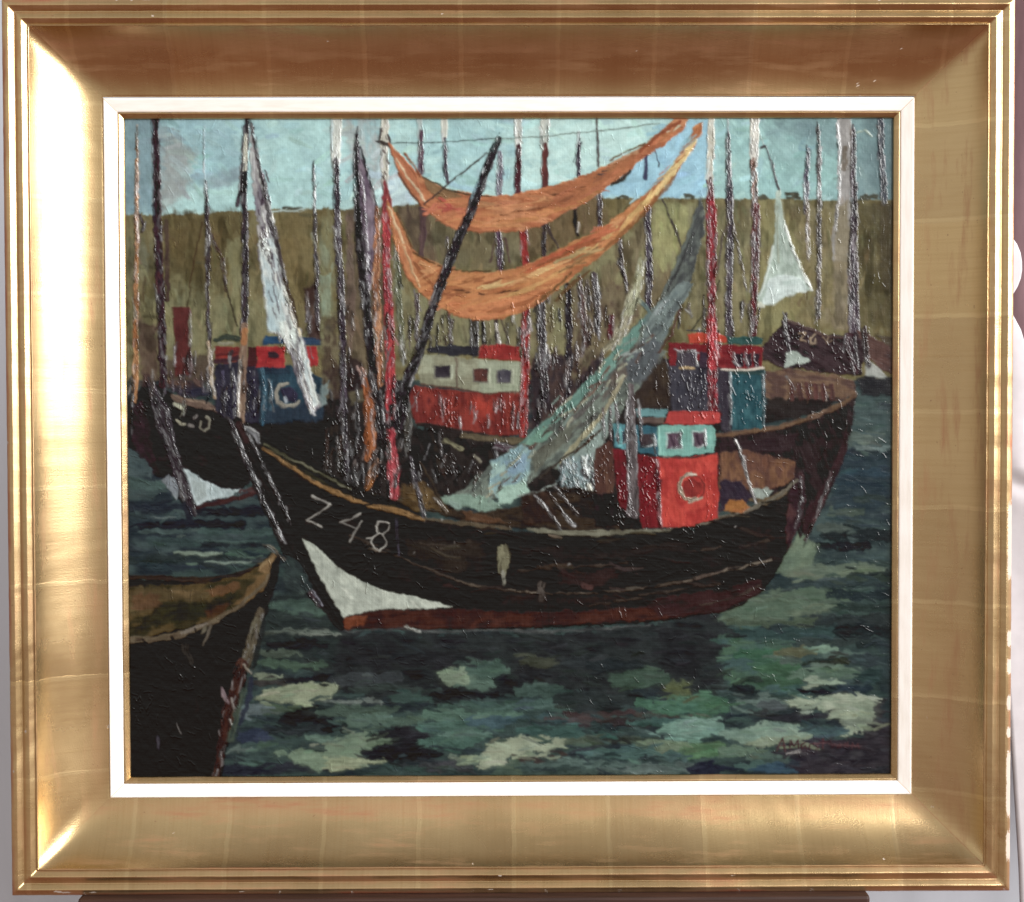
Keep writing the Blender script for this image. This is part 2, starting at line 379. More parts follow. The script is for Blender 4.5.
# ------------------------------------------------------------------ the painting: pigment, relief and which painted thing each spot belongs to
S = 1.6                                                    # relief cells per pixel-sized unit
X0, Y0, X1, Y1 = 121.0, 113.0, 898.0, 781.0
NX, NY = int((X1 - X0) * S) + 1, int((Y1 - Y0) * S) + 1
CO = np.zeros((NY, NX, 3), np.float32); HG = np.zeros((NY, NX), np.float32); HC = np.zeros((NY, NX), np.float32); ID = np.zeros((NY, NX), np.int16)
R = np.random.default_rng(11)
LAT = R.random((256, 256)).astype(np.float32)
PARTS = []                                                 # (name, parent index or None, label)
def part(name, parent=None, label=None):
    PARTS.append((name, parent, label)); return len(PARTS) - 1

def vnoise(x, y):
    xi = np.floor(x).astype(np.int64); yi = np.floor(y).astype(np.int64); fx = x - xi; fy = y - yi
    fx = fx * fx * (3 - 2 * fx); fy = fy * fy * (3 - 2 * fy)
    a = LAT[yi & 255, xi & 255]; b = LAT[yi & 255, (xi + 1) & 255]; c = LAT[(yi + 1) & 255, xi & 255]; d = LAT[(yi + 1) & 255, (xi + 1) & 255]
    return (a * (1 - fx) + b * fx) * (1 - fy) + (c * (1 - fx) + d * fx) * fy
def fbm(x, y, o=3):
    v = 0; a = .5; t = 0
    for k in range(o):
        v = v + a * vnoise(x * 2 ** k + 17.3 * k, y * 2 ** k + 41.7 * k); t += a; a *= .55
    return v / t
def window(xa, ya, xb, yb):
    i0 = max(0, int((xa - X0) * S) - 1); i1 = min(NX, int((xb - X0) * S) + 3); j0 = max(0, int((ya - Y0) * S) - 1); j1 = min(NY, int((yb - Y0) * S) + 3)
    if i1 <= i0 or j1 <= j0: return None
    x, y = np.meshgrid(X0 + np.arange(i0, i1) / S, Y0 + np.arange(j0, j1) / S)
    return slice(j0, j1), slice(i0, i1), x, y
def palette(t, cols):
    cols = np.array([s2l(c) for c in cols], np.float32)
    if len(cols) == 1: return np.broadcast_to(cols[0], t.shape + (3,)).copy()
    t = np.clip((t - .5) * 1.75 + .5, 0, .9999) * (len(cols) - 1); i = t.astype(int); f = (t - i)[..., None]
    f = f * f * (3 - 2 * f)
    return cols[i] * (1 - f) + cols[i + 1] * f
def put(sl, al, col, h, pid, base=.5, own=.5):
    a = al[..., None]
    CO[sl] = CO[sl] * (1 - a) + col * a
    HG[sl] = HG[sl] * (1 - al * base) + h * al
    if pid is not None:
        v = ID[sl]; v[al > own] = pid

def sd_poly(x, y, pts):
    inside = np.zeros(x.shape, bool); d = np.full(x.shape, 1e9, np.float32); n = len(pts)
    for k in range(n):
        ax, ay = pts[k]; bx, by = pts[(k + 1) % n]
        if ay != by:
            c = ((ay > y) != (by > y)) & (x < (bx - ax) * (y - ay) / (by - ay) + ax); inside ^= c
        ex, ey = bx - ax, by - ay; L = ex * ex + ey * ey + 1e-9
        t = np.clip(((x - ax) * ex + (y - ay) * ey) / L, 0, 1)
        d = np.minimum(d, np.hypot(x - ax - t * ex, y - ay - t * ey))
    return np.where(inside, d, -d)

def P(pid, pts, cols, ang=0., L=16., Wd=2.2, rag=1.2, soft=.7, imp=.35, op=1., own=.5):
    """lay a patch of paint: brush streaks run at angle ang, colours wander through cols"""
    pts = [tuple(p) for p in pts]; xs = [p[0] for p in pts]; ys = [p[1] for p in pts]; m = rag * 2 + 2
    w = window(min(xs) - m, min(ys) - m, max(xs) + m, max(ys) + m)
    if w is None: return
    sj, si, x, y = w; o = R.random(6) * 200
    c, s = math.cos(math.radians(ang)), math.sin(math.radians(ang)); u = x * c + y * s; v = -x * s + y * c
    wx = (fbm(x / 6 + o[0], y / 6, 3) - .5) * rag * 4; wy = (fbm(x / 6, y / 6 + o[1], 3) - .5) * rag * 4
    sd = sd_poly(x + wx, y + wy, pts) + (vnoise(u / (L * .5) + o[2], v / 1.1) - .5) * rag
    al = np.clip(sd / (2 * soft) + .5, 0, 1) * op
    tone = .6 * fbm(u / L + o[3], v / (Wd * 2.2), 3) + .4 * fbm(x / 22 + o[4], y / 16, 2)
    br = vnoise(u / L + o[5], v / (Wd * .45)) - .5
    col = palette(tone, cols) * (1 + .13 * br + .10 * (fbm(x / 1.5, y / 1.5 + o[1], 2) - .5))[..., None]
    h = imp * (.6 + .38 * br + .5 * (tone - .5) + .30 * np.exp(-((sd - 1.2) / .9) ** 2))
    put((sj, si), al, col, h, pid, own=own)

def stroke_field(x, y, pts, ws):
    best = np.full(x.shape, 1e9, np.float32); bs = np.zeros(x.shape, np.float32); bw = np.ones(x.shape, np.float32); sg = np.zeros(x.shape, np.float32); acc = 0.
    for k in range(len(pts) - 1):
        ax, ay = pts[k]; bx, by = pts[k + 1]; ex, ey = bx - ax, by - ay; L = math.hypot(ex, ey) + 1e-6
        t = np.clip(((x - ax) * ex + (y - ay) * ey) / (L * L), 0, 1)
        px, py = x - ax - t * ex, y - ay - t * ey; d = np.hypot(px, py)
        wk = np.maximum(ws[k] * (1 - t) + ws[k + 1] * t, .3)
        m = d / wk < best / bw
        best = np.where(m, d, best); bw = np.where(m, wk, bw); bs = np.where(m, acc + t * L, bs); sg = np.where(m, (px * -ey + py * ex) / L, sg); acc += L
    return best, bs, bw, sg, acc

def B(pid, pts, w, cols, dry=0., imp=.55, rag=.6, op=1., soft=.6, own=.45, gl=0., edge=.35):
    """one brush stroke along pts; w a width or one per point; dry 0..1 breaks it up; gl = share of ridged, crusty paint"""
    pts = [tuple(map(float, p)) for p in pts]
    if gl > 0: dry = max(dry, .14); rag = max(rag, .75)
    ws = [w] * len(pts) if not hasattr(w, '__len__') else list(w)
    if len(ws) == 2 and len(pts) > 2: ws = list(np.linspace(ws[0], ws[1], len(pts)))
    ws = [v / 2 for v in ws]; m = max(ws) + rag * 2 + 2
    xs = [p[0] for p in pts]; ys = [p[1] for p in pts]
    wd = window(min(xs) - m, min(ys) - m, max(xs) + m, max(ys) + m)
    if wd is None: return
    sj, si, x, y = wd; o = R.random(6) * 200
    wx = (fbm(x / 5 + o[0], y / 7, 2) - .5) * rag * 3; wy = (fbm(x / 7, y / 5 + o[1], 2) - .5) * rag * 3
    d, s, bw, sg, acc = stroke_field(x + wx, y + wy, pts, ws)
    br = vnoise(s / 14 + o[2], sg / .75 + o[3]) - .5
    sd = bw - d + (vnoise(s / 5 + o[4], sg + o[5]) - .5) * rag
    al = np.clip(sd / (2 * soft) + .5, 0, 1) * op
    if dry > 0:
        k = .55 * vnoise(s / 9 + o[3], sg / .8 + o[1]) + .45 * fbm(x / 1.6 + o[0], y / 2.4 + o[2], 2)
        al = al * np.clip((k - dry * .72) / .16 + .2, 0, 1)
    tone = .55 * vnoise(s / 12 + o[1], sg / 1.6 + o[2]) + .45 * fbm(s / 22 + o[3], sg / 5 + o[4], 2)
    col = palette(tone, cols) * (1 + .16 * br)[..., None]
    h = imp * (.5 + .35 * br + .7 * edge * np.exp(-((sd - .8) / .7) ** 2))
    put((sj, si), al, col, h, pid, own=own)
    if gl > 0: crust(pts, ws, acc, gl)

def ridge(pts, w, amp):
    """a thin raised lip of paint: shape only, no colour"""
    xs = [p[0] for p in pts]; ys = [p[1] for p in pts]; wd = window(min(xs) - 3, min(ys) - 3, max(xs) + 3, max(ys) + 3)
    if wd is None: return
    sj, si, x, y = wd; d, s, bw, sg, acc = stroke_field(x, y, pts, [1.] * len(pts))
    HC[sj, si] += amp * np.exp(-(d / w) ** 2) * np.clip(np.minimum(s, acc - s) / .8 + .3, 0, 1)

def crust(pts, ws, acc, gl):
    """ridges scattered along a stroke, roughly following it"""
    n = int(acc * gl * 1.0 * (1 + max(ws) * .2)); P2 = np.array(pts); L = np.r_[0, np.cumsum(np.hypot(*np.diff(P2, axis=0).T))]
    for _ in range(n):
        t = R.random() * L[-1]; k = min(np.searchsorted(L, t, 'right') - 1, len(L) - 2); f = (t - L[k]) / (L[k + 1] - L[k] + 1e-9)
        c = P2[k] * (1 - f) + P2[k + 1] * f; dr = P2[k + 1] - P2[k]; dr = dr / (np.hypot(*dr) + 1e-9); nr = np.array([-dr[1], dr[0]])
        hw = ws[k] * (1 - f) + ws[k + 1] * f
        side = R.choice([-1, 1]) * (.8 if R.random() < .3 else R.random()) * hw
        c = c + nr * (side + R.normal(0, .4)); ln = abs(R.normal(0, 4.2)) + 1.6; a = R.normal(0, .16)
        dd = np.array([dr[0] * math.cos(a) - dr[1] * math.sin(a), dr[0] * math.sin(a) + dr[1] * math.cos(a)])
        if R.random() < .30:
            i = int(np.clip((c[0] - X0) * S, 0, NX - 1)); j = int(np.clip((c[1] - Y0) * S, 0, NY - 1)); k0 = CO[j, i]; g = k0.mean()
            q = k0 * R.uniform(.35, .7) if R.random() < .55 else (k0 * .6 + g * .5 + R.uniform(.03, .16))
            q = 255 * np.where(q <= .0031308, q * 12.92, 1.055 * np.clip(q, 1e-6, 1) ** (1 / 2.4) - .055)
            B(None, [tuple(c - dd * ln * .8), tuple(c + dd * ln * .8)], R.uniform(.9, 1.8), [q], dry=.2, imp=.4, rag=.6)
        ridge([tuple(c + dd * ln * (t_ - .5) + nr * R.normal(0, .35)) for t_ in (0, .25, .5, .75, 1)], R.uniform(.3, .46), .10 + .46 * R.random() ** 2.2)

def specks(pts, n, ang, jit=20, amp=(.4, 1.2), ln=2.6):
    hubs = [(R.uniform(min(p[0] for p in pts), max(p[0] for p in pts)), R.uniform(min(p[1] for p in pts), max(p[1] for p in pts))) for _ in range(max(3, n // 9))]
    """ridges scattered through an area"""
    xs = [p[0] for p in pts]; ys = [p[1] for p in pts]; k = 0; tries = 0
    while k < n and tries < n * 20:
        tries += 1
        hb = hubs[R.integers(len(hubs))]; x, y = hb[0] + R.normal(0, 6), hb[1] + R.normal(0, 7)
        if sd_poly(np.array([[x]]), np.array([[y]]), pts)[0, 0] < 0: continue
        a = math.radians(ang + R.normal(0, jit)); l = abs(R.normal(0, ln)) + 1.2; c, s = math.cos(a) * l / 2, math.sin(a) * l / 2
        ridge([(x - c, y - s), (x + R.normal(0, .4), y + R.normal(0, .4)), (x + c, y + s)], R.uniform(.4, .65), .65 * R.uniform(*amp)); k += 1

def work(pts, n, ang, ln, wd, jit=12, lum=.16, hue=.05, imp=.3, dry=.15, pull=2., mn=0.):
    """go over an area again with small strokes that pick up the colour lying there"""
    xs = [p[0] for p in pts]; ys = [p[1] for p in pts]; k = 0; tries = 0
    while k < n and tries < n * 20:
        tries += 1
        x, y = R.uniform(min(xs), max(xs)), R.uniform(min(ys), max(ys))
        if sd_poly(np.array([[x]]), np.array([[y]]), pts)[0, 0] < 0: continue
        i = int(np.clip((x + R.normal(0, pull) - X0) * S, 0, NX - 1)); j = int(np.clip((y + R.normal(0, pull * .6) - Y0) * S, 0, NY - 1))
        if CO[j, i].mean() < mn: k += 1; continue
        c = CO[j, i] * math.exp(R.normal(0, lum)) * np.exp(R.normal(0, hue, 3))
        c = 255 * np.where(c <= .0031308, c * 12.92, 1.055 * np.clip(c, 1e-6, 1) ** (1 / 2.4) - .055)
        a = math.radians(ang + R.normal(0, jit)); l = ln * R.uniform(.5, 1.5); cx, sy = math.cos(a) * l / 2, math.sin(a) * l / 2
        bend = R.normal(0, l * .06)
        B(None, [(x - cx, y - sy), (x - sy * .0 + bend * math.sin(a), y + bend * math.cos(a)), (x + cx, y + sy)], [wd * R.uniform(.4, .8), wd * R.uniform(.8, 1.2), wd * R.uniform(.3, .7)], [c], dry=dry, imp=imp * R.uniform(.5, 1.4), rag=.5)
        k += 1
def rect(a, b, c, d): return [(a, b), (c, b), (c, d), (a, d)]
CORNERS = [(124.42, 118.76), (893.42, 117.6), (890.68, 773.91), (130.81, 777.23)]
# ---- the painted things
sky = part('painted_sky'); hill = part('painted_hillside'); water = part('painted_water')
bL = part('fishing_boat', None, 'black boat at the far left with a blue and red wheelhouse and a white bow patch')
bM = part('fishing_boat', None, 'dark boat in the middle with a red and cream wheelhouse')
bR = part('fishing_boat', None, 'dark boat behind on the right with a teal and red wheelhouse')
bF = part('fishing_boat', None, 'purple black boat at the upper right with a white bow patch')
bE = part('fishing_boat', None, 'brown boat cut by the right edge')
bZ = part('fishing_boat', None, 'large black boat in front numbered Z 48')
bT = part('rowing_boat', None, 'dark open boat at the lower left corner')
def mast(lab=None): return part('mast', None, lab)

# ---- sky
P(sky, rect(119, 111, 900, 222), [(152, 190, 194), (172, 212, 212), (182, 218, 214), (166, 206, 210)], -12, 26, 4, 0, imp=.18)
P(sky, [(119, 111), (165, 111), (160, 216), (119, 216)], [(126, 158, 168), (144, 176, 182), (138, 170, 178)], 70, 16, 4, 4, 5, .2)
P(sky, [(157, 128), (192, 148), (186, 180), (178, 204), (158, 210)], [(158, 168, 168), (170, 174, 170), (150, 170, 174)], 60, 16, 4, 4, 5, .2, .8)
P(sky, [(172, 112), (240, 112), (240, 175), (215, 182), (190, 160)], [(146, 184, 194), (156, 194, 200), (166, 202, 206)], -30, 20, 4, 4, 5, .18, .85)
P(sky, [(200, 180), (222, 172), (240, 168), (240, 180), (212, 190)], [(146, 170, 178), (154, 180, 186)], -20, 12, 3, 2, 3, .2, .8)
P(sky, [(164, 213), (168, 202), (190, 196), (215, 190), (240, 182), (240, 212)], [(176, 216, 214), (184, 224, 220)], -15, 18, 4, 3, 3, .22)
P(sky, [(262, 112), (330, 112), (330, 208), (272, 208)], [(170, 208, 208), (180, 220, 216), (164, 200, 204)], 65, 24, 5, 3, 5, .2, .8)
P(sky, [(343, 114), (378, 114), (382, 150), (374, 186), (352, 172)], [(170, 186, 188), (176, 180, 178), (160, 200, 204)], 85, 18, 3, 2, 3, .25, .85)
P(sky, [(376, 160), (388, 160), (412, 190), (424, 204), (380, 207)], [(190, 214, 226), (204, 226, 228), (176, 206, 222)], 75, 18, 3, 2, 2, .3, .9)
P(sky, [(430, 112), (500, 112), (495, 178), (470, 190), (450, 180)], [(172, 214, 212), (164, 204, 206), (184, 222, 218)], 20, 20, 5, 3, 4, .2, .8)
P(sky, [(520, 114), (648, 114), (640, 148), (600, 166), (560, 180), (522, 188)], [(176, 214, 212), (198, 230, 222), (188, 224, 218), (170, 208, 208)], -14, 22, 5, 3, 4, .2, .85)
P(sky, [(560, 124), (640, 122), (620, 150), (570, 170)], [(198, 230, 222), (188, 222, 216)], -20, 18, 4, 4, 5, .2, .7)
P(sky, [(580, 196), (640, 150), (680, 119), (712, 119), (706, 197)], [(146, 190, 212), (158, 202, 218), (152, 196, 214)], -30, 20, 4, 2, 2, .22)
P(sky, [(716, 112), (775, 112), (790, 205), (716, 202)], [(140, 180, 178), (152, 194, 190), (162, 202, 196), (132, 170, 170)], 60, 18, 4, 3, 4, .25, .9)
P(sky, [(760, 112), (850, 112), (846, 205), (784, 203)], [(128, 160, 162), (142, 176, 174), (150, 190, 184)], 50, 18, 4, 3, 5, .25, .9)
P(sky, [(775, 160), (842, 150), (842, 200), (782, 202)], [(150, 192, 186), (142, 180, 178)], 20, 18, 4, 3, 5, .25, .8)
P(sky, [(845, 112), (900, 112), (900, 208), (852, 205)], [(112, 138, 142), (126, 152, 154), (136, 162, 160)], 60, 18, 4, 3, 4, .25, .95)
for n, a, b in ((70, 124, 240), (60, 262, 430), (60, 440, 640), (60, 650, 850)):
    work(rect(a, 118, b, 205), n, R.choice([-25, 20]), 17, 6, 25, .07, .03, .22, .3, 6)

P(sky, [(160, 140), (178, 134), (192, 146), (190, 168), (184, 196), (170, 206), (160, 200)], [(152, 160, 158), (148, 152, 150), (158, 170, 170)], 60, 14, 4, 5, 7, .2, .6)
P(sky, [(119, 113), (152, 113), (150, 205), (119, 214)], [(120, 148, 156), (132, 160, 168), (120, 148, 154)], 80, 16, 4, 3, 5, .2, .85)
P(sky, [(204, 176), (226, 168), (242, 166), (240, 178), (216, 188)], [(140, 160, 168), (150, 172, 178)], -18, 12, 4, 2, 3, .2, .7)
P(sky, [(760, 113), (900, 113), (900, 150), (860, 160), (800, 140)], [(118, 146, 148), (128, 158, 158), (108, 132, 136)], 20, 18, 4, 4, 6, .2, .85)
P(sky, [(866, 113), (900, 113), (900, 206), (872, 204)], [(102, 126, 130), (112, 138, 140)], 80, 16, 4, 3, 5, .2, .8)
# ---- hillside
top = [(119, 214), (150, 215), (168, 214), (200, 213), (222, 211), (250, 210), (285, 208), (320, 208), (345, 209), (390, 206), (420, 203), (500, 202), (600, 197), (650, 198), (700, 197), (745, 199), (775, 198), (800, 199), (850, 200), (875, 199), (900, 199)]
P(hill, top + [(900, 420), (119, 420)], [(96, 86, 52), (110, 102, 62), (124, 116, 76), (112, 100, 60), (128, 124, 86)], 84, 30, 6, 1.0, .7, .3)
P(hill, [(130, 300), (190, 290), (330, 300), (330, 350), (240, 345), (130, 380)], [(126, 124, 84), (136, 134, 94), (116, 110, 72)], 85, 24, 5, 6, 6, .25, .8)
P(hill, [(119, 230), (150, 240), (150, 280), (119, 300)], [(120, 128, 112), (104, 104, 72)], 85, 20, 5, 4, 5, .25, .6)
P(hill, [(160, 214), (240, 212), (240, 260), (200, 290), (165, 270)], [(104, 92, 52), (92, 80, 46), (112, 98, 56)], 75, 20, 5, 5, 5, .25, .8)
P(hill, [(226, 240), (242, 238), (240, 320), (226, 330)], [(140, 142, 102), (124, 122, 80)], 88, 22, 4, 2, 3, .25, .8)
P(hill, [(270, 212), (325, 210), (325, 330), (296, 330)], [(112, 98, 56), (122, 108, 66), (104, 92, 52)], 80, 24, 5, 3, 4, .25, .8)
P(hill, [(318, 216), (332, 216), (332, 330), (318, 330)], [(132, 138, 108), (122, 118, 78), (150, 166, 140)], 88, 18, 3, 2, 3, .3, .9)
P(hill, [(345, 209), (380, 206), (390, 300), (390, 400), (345, 400)], [(112, 98, 74), (98, 84, 66), (124, 110, 84)], 88, 26, 4, 2, 3, .3, .9)
P(hill, [(395, 206), (424, 204), (440, 226), (456, 260), (430, 262), (412, 250)], [(96, 84, 64), (110, 94, 72), (84, 72, 58)], 60, 16, 4, 2, 3, .25)
P(hill, [(425, 215), (530, 228), (530, 262), (480, 270), (440, 262)], [(122, 114, 84), (112, 104, 74), (130, 124, 92)], 85, 18, 4, 2, 3, .25, .9)
P(hill, [(396, 270), (410, 290), (450, 312), (520, 314), (520, 350), (410, 360), (396, 350)], [(128, 122, 84), (136, 132, 94), (118, 112, 76)], 86, 18, 4, 2, 3, .25, .9)
P(hill, [(525, 225), (600, 190), (610, 222), (560, 248), (526, 262)], [(118, 98, 66), (108, 90, 60), (126, 108, 74)], 70, 18, 4, 2, 3, .25, .9)
P(hill, [(530, 305), (575, 276), (640, 222), (660, 205), (700, 215), (690, 280), (640, 330), (560, 370), (530, 370)], [(128, 122, 84), (138, 134, 92), (118, 106, 76), (110, 98, 72)], 85, 20, 5, 2, 3, .25, .9)
P(hill, [(655, 205), (698, 203), (690, 230), (665, 270), (652, 250)], [(140, 142, 86), (150, 150, 96), (132, 132, 84)], 85, 18, 4, 2, 3, .25)
P(hill, [(690, 205), (760, 202), (765, 330), (690, 335)], [(118, 112, 76), (132, 126, 88), (108, 100, 68)], 86, 20, 4, 2, 3, .3, .9)
P(hill, [(758, 200), (800, 202), (805, 300), (790, 325), (758, 345)], [(124, 116, 74), (140, 134, 84), (132, 126, 80)], 86, 20, 4, 2, 3, .3, .9)
P(hill, [(790, 204), (850, 206), (850, 330), (800, 322), (812, 290)], [(140, 128, 92), (130, 120, 80), (120, 112, 72)], 84, 20, 4, 2, 3, .3, .95)
P(hill, [(858, 202), (900, 202), (900, 330), (862, 325)], [(104, 96, 58), (94, 86, 54), (112, 104, 66)], 86, 20, 4, 2, 3, .3, .95)
P(hill, [(866, 206), (900, 204), (900, 218), (870, 222)], [(88, 84, 62), (100, 92, 62)], 4, 14, 4, 2, 3, .25, .8)
for q, n in ((rect(128, 218, 330, 340), 200), (rect(340, 215, 520, 350), 120), (rect(530, 215, 700, 360), 150), (rect(700, 208, 893, 330), 180)):
    work(q, n, 86, 15, 4, 14, .10, .035, .3, .25, 4)
for (x, y, w_) in ((140, 266, 16), (142, 316, 14), (196, 262, 10), (300, 214, 10)): B(hill, [(x, y), (x + w_, y + 1)], 4, [(88, 84, 58)], .3, .3, 1, .7)
# trees and scrub along the skyline
for (x, y, w_, h_) in ((287, 207, 8, 3), (294, 208, 12, 3), (764, 197, 8, 4), (793, 194, 9, 5), (795, 198, 12, 3), (866, 197, 8, 4), (874, 196, 6, 4), (862, 200, 12, 3), (622, 197, 10, 3), (690, 196, 10, 3)):
    B(hill, [(x - w_ / 2, y), (x, y - 1), (x + w_ / 2, y)], h_, [(70, 74, 62), (86, 86, 70)], .15, .5, 1.2)
B(hill, [(270, 211), (290, 210), (302, 209)], 1.5, [(176, 200, 196)], .2, .3)

# ---- water
P(water, rect(119, 380, 900, 785), [(44, 54, 60), (52, 66, 68), (62, 80, 78), (48, 56, 62), (40, 46, 52)], 2, 46, 5, 0, imp=.35)
P(water, [(119, 452), (280, 455), (300, 560), (260, 560), (119, 582)], [(52, 66, 74), (44, 52, 62), (68, 84, 86), (40, 44, 54)], 2, 30, 3.5, 2, 2, .4)
for (x0, x1, y, t, c) in ((128, 165, 484, 8, (78, 100, 98)), (128, 160, 462, 9, (70, 88, 92)), (130, 172, 520, 7, (58, 72, 80)), (140, 240, 526, 9, (38, 42, 54)), (200, 290, 531, 7, (70, 92, 90)), (150, 300, 542, 8, (62, 80, 82)),
                         (128, 200, 508, 9, (50, 56, 68)), (190, 270, 512, 9, (40, 42, 52)), (130, 240, 560, 8, (52, 62, 64)), (230, 280, 553, 7, (70, 92, 84)), (140, 180, 533, 5, (84, 104, 104)), (200, 262, 545, 5, (46, 50, 58))):
    B(water, [(x0, y), ((x0 + x1) / 2, y + R.normal(0, 1.5)), (x1, y)], t, [c, tuple(int(v * .8) for v in c)], .25, .4, 2)
P(water, [(850, 384), (900, 384), (900, 560), (800, 560), (826, 500), (846, 440)], [(66, 84, 84), (74, 92, 92), (54, 68, 72), (82, 98, 92)], 4, 24, 4, 2, 2, .4)
P(water, [(846, 410), (900, 415), (900, 450), (842, 452)], [(82, 98, 98), (70, 88, 90), (90, 104, 100)], 3, 22, 4, 2, 3, .4)
P(water, [(838, 456), (895, 452), (895, 520), (830, 520)], [(58, 74, 84), (50, 64, 74), (70, 84, 88)], 6, 20, 3.5, 2, 3, .45)
for (x0, x1, y, t, c) in ((845, 880, 436, 12, (98, 112, 106)), (842, 890, 474, 7, (56, 78, 94)), (850, 892, 484, 6, (44, 60, 74)), (826, 890, 536, 12, (44, 50, 54)), (812, 868, 547, 9, (38, 42, 48)), (820, 850, 528, 8, (92, 104, 98)), (836, 892, 452, 6, (48, 60, 68)), (860, 893, 448, 3, (130, 150, 150)), (858, 893, 500, 8, (60, 72, 72)), (832, 862, 512, 8, (84, 98, 88))):
    B(water, [(x0, y), ((x0 + x1) / 2, y + R.normal(0, 1.5)), (x1, y)], t, [c, tuple(int(v * .84) for v in c)], .2, .4, 2)
P(water, [(778, 560), (792, 545), (800, 530), (818, 545), (812, 565), (800, 575), (776, 572)], [(118, 132, 106), (104, 122, 100), (92, 108, 92)], -60, 14, 4, 2, 1.5, .4)
P(water, [(775, 572), (810, 566), (860, 562), (885, 566), (880, 575), (840, 578), (790, 580)], [(112, 124, 98), (98, 112, 96), (120, 128, 100)], 2, 22, 4, 3, 2, .4)
P(water, [(715, 618), (735, 605), (770, 592), (810, 586), (850, 590), (855, 605), (800, 618), (740, 628)], [(96, 112, 92), (86, 106, 88), (106, 118, 96)], -4, 22, 4, 3, 2.5, .4)
for (x0, x1, y, t, c) in ((760, 893, 582, 9, (58, 72, 76)), (830, 893, 594, 10, (48, 60, 66)), (840, 893, 606, 9, (54, 68, 66)), (812, 893, 620, 12, (56, 64, 66)), (830, 893, 634, 12, (44, 52, 56)), (730, 830, 634, 12, (60, 84, 84)), (730, 810, 622, 8, (84, 98, 80)), (850, 890, 578, 7, (64, 78, 70)), (800, 870, 642, 7, (64, 76, 76)), (852, 893, 574, 5, (48, 58, 60))):
    B(water, [(x0, y), ((x0 + x1) / 2, y + R.normal(0, 2)), (x1, y)], t, [c, tuple(int(v * .84) for v in c)], .2, .4, 2.5)
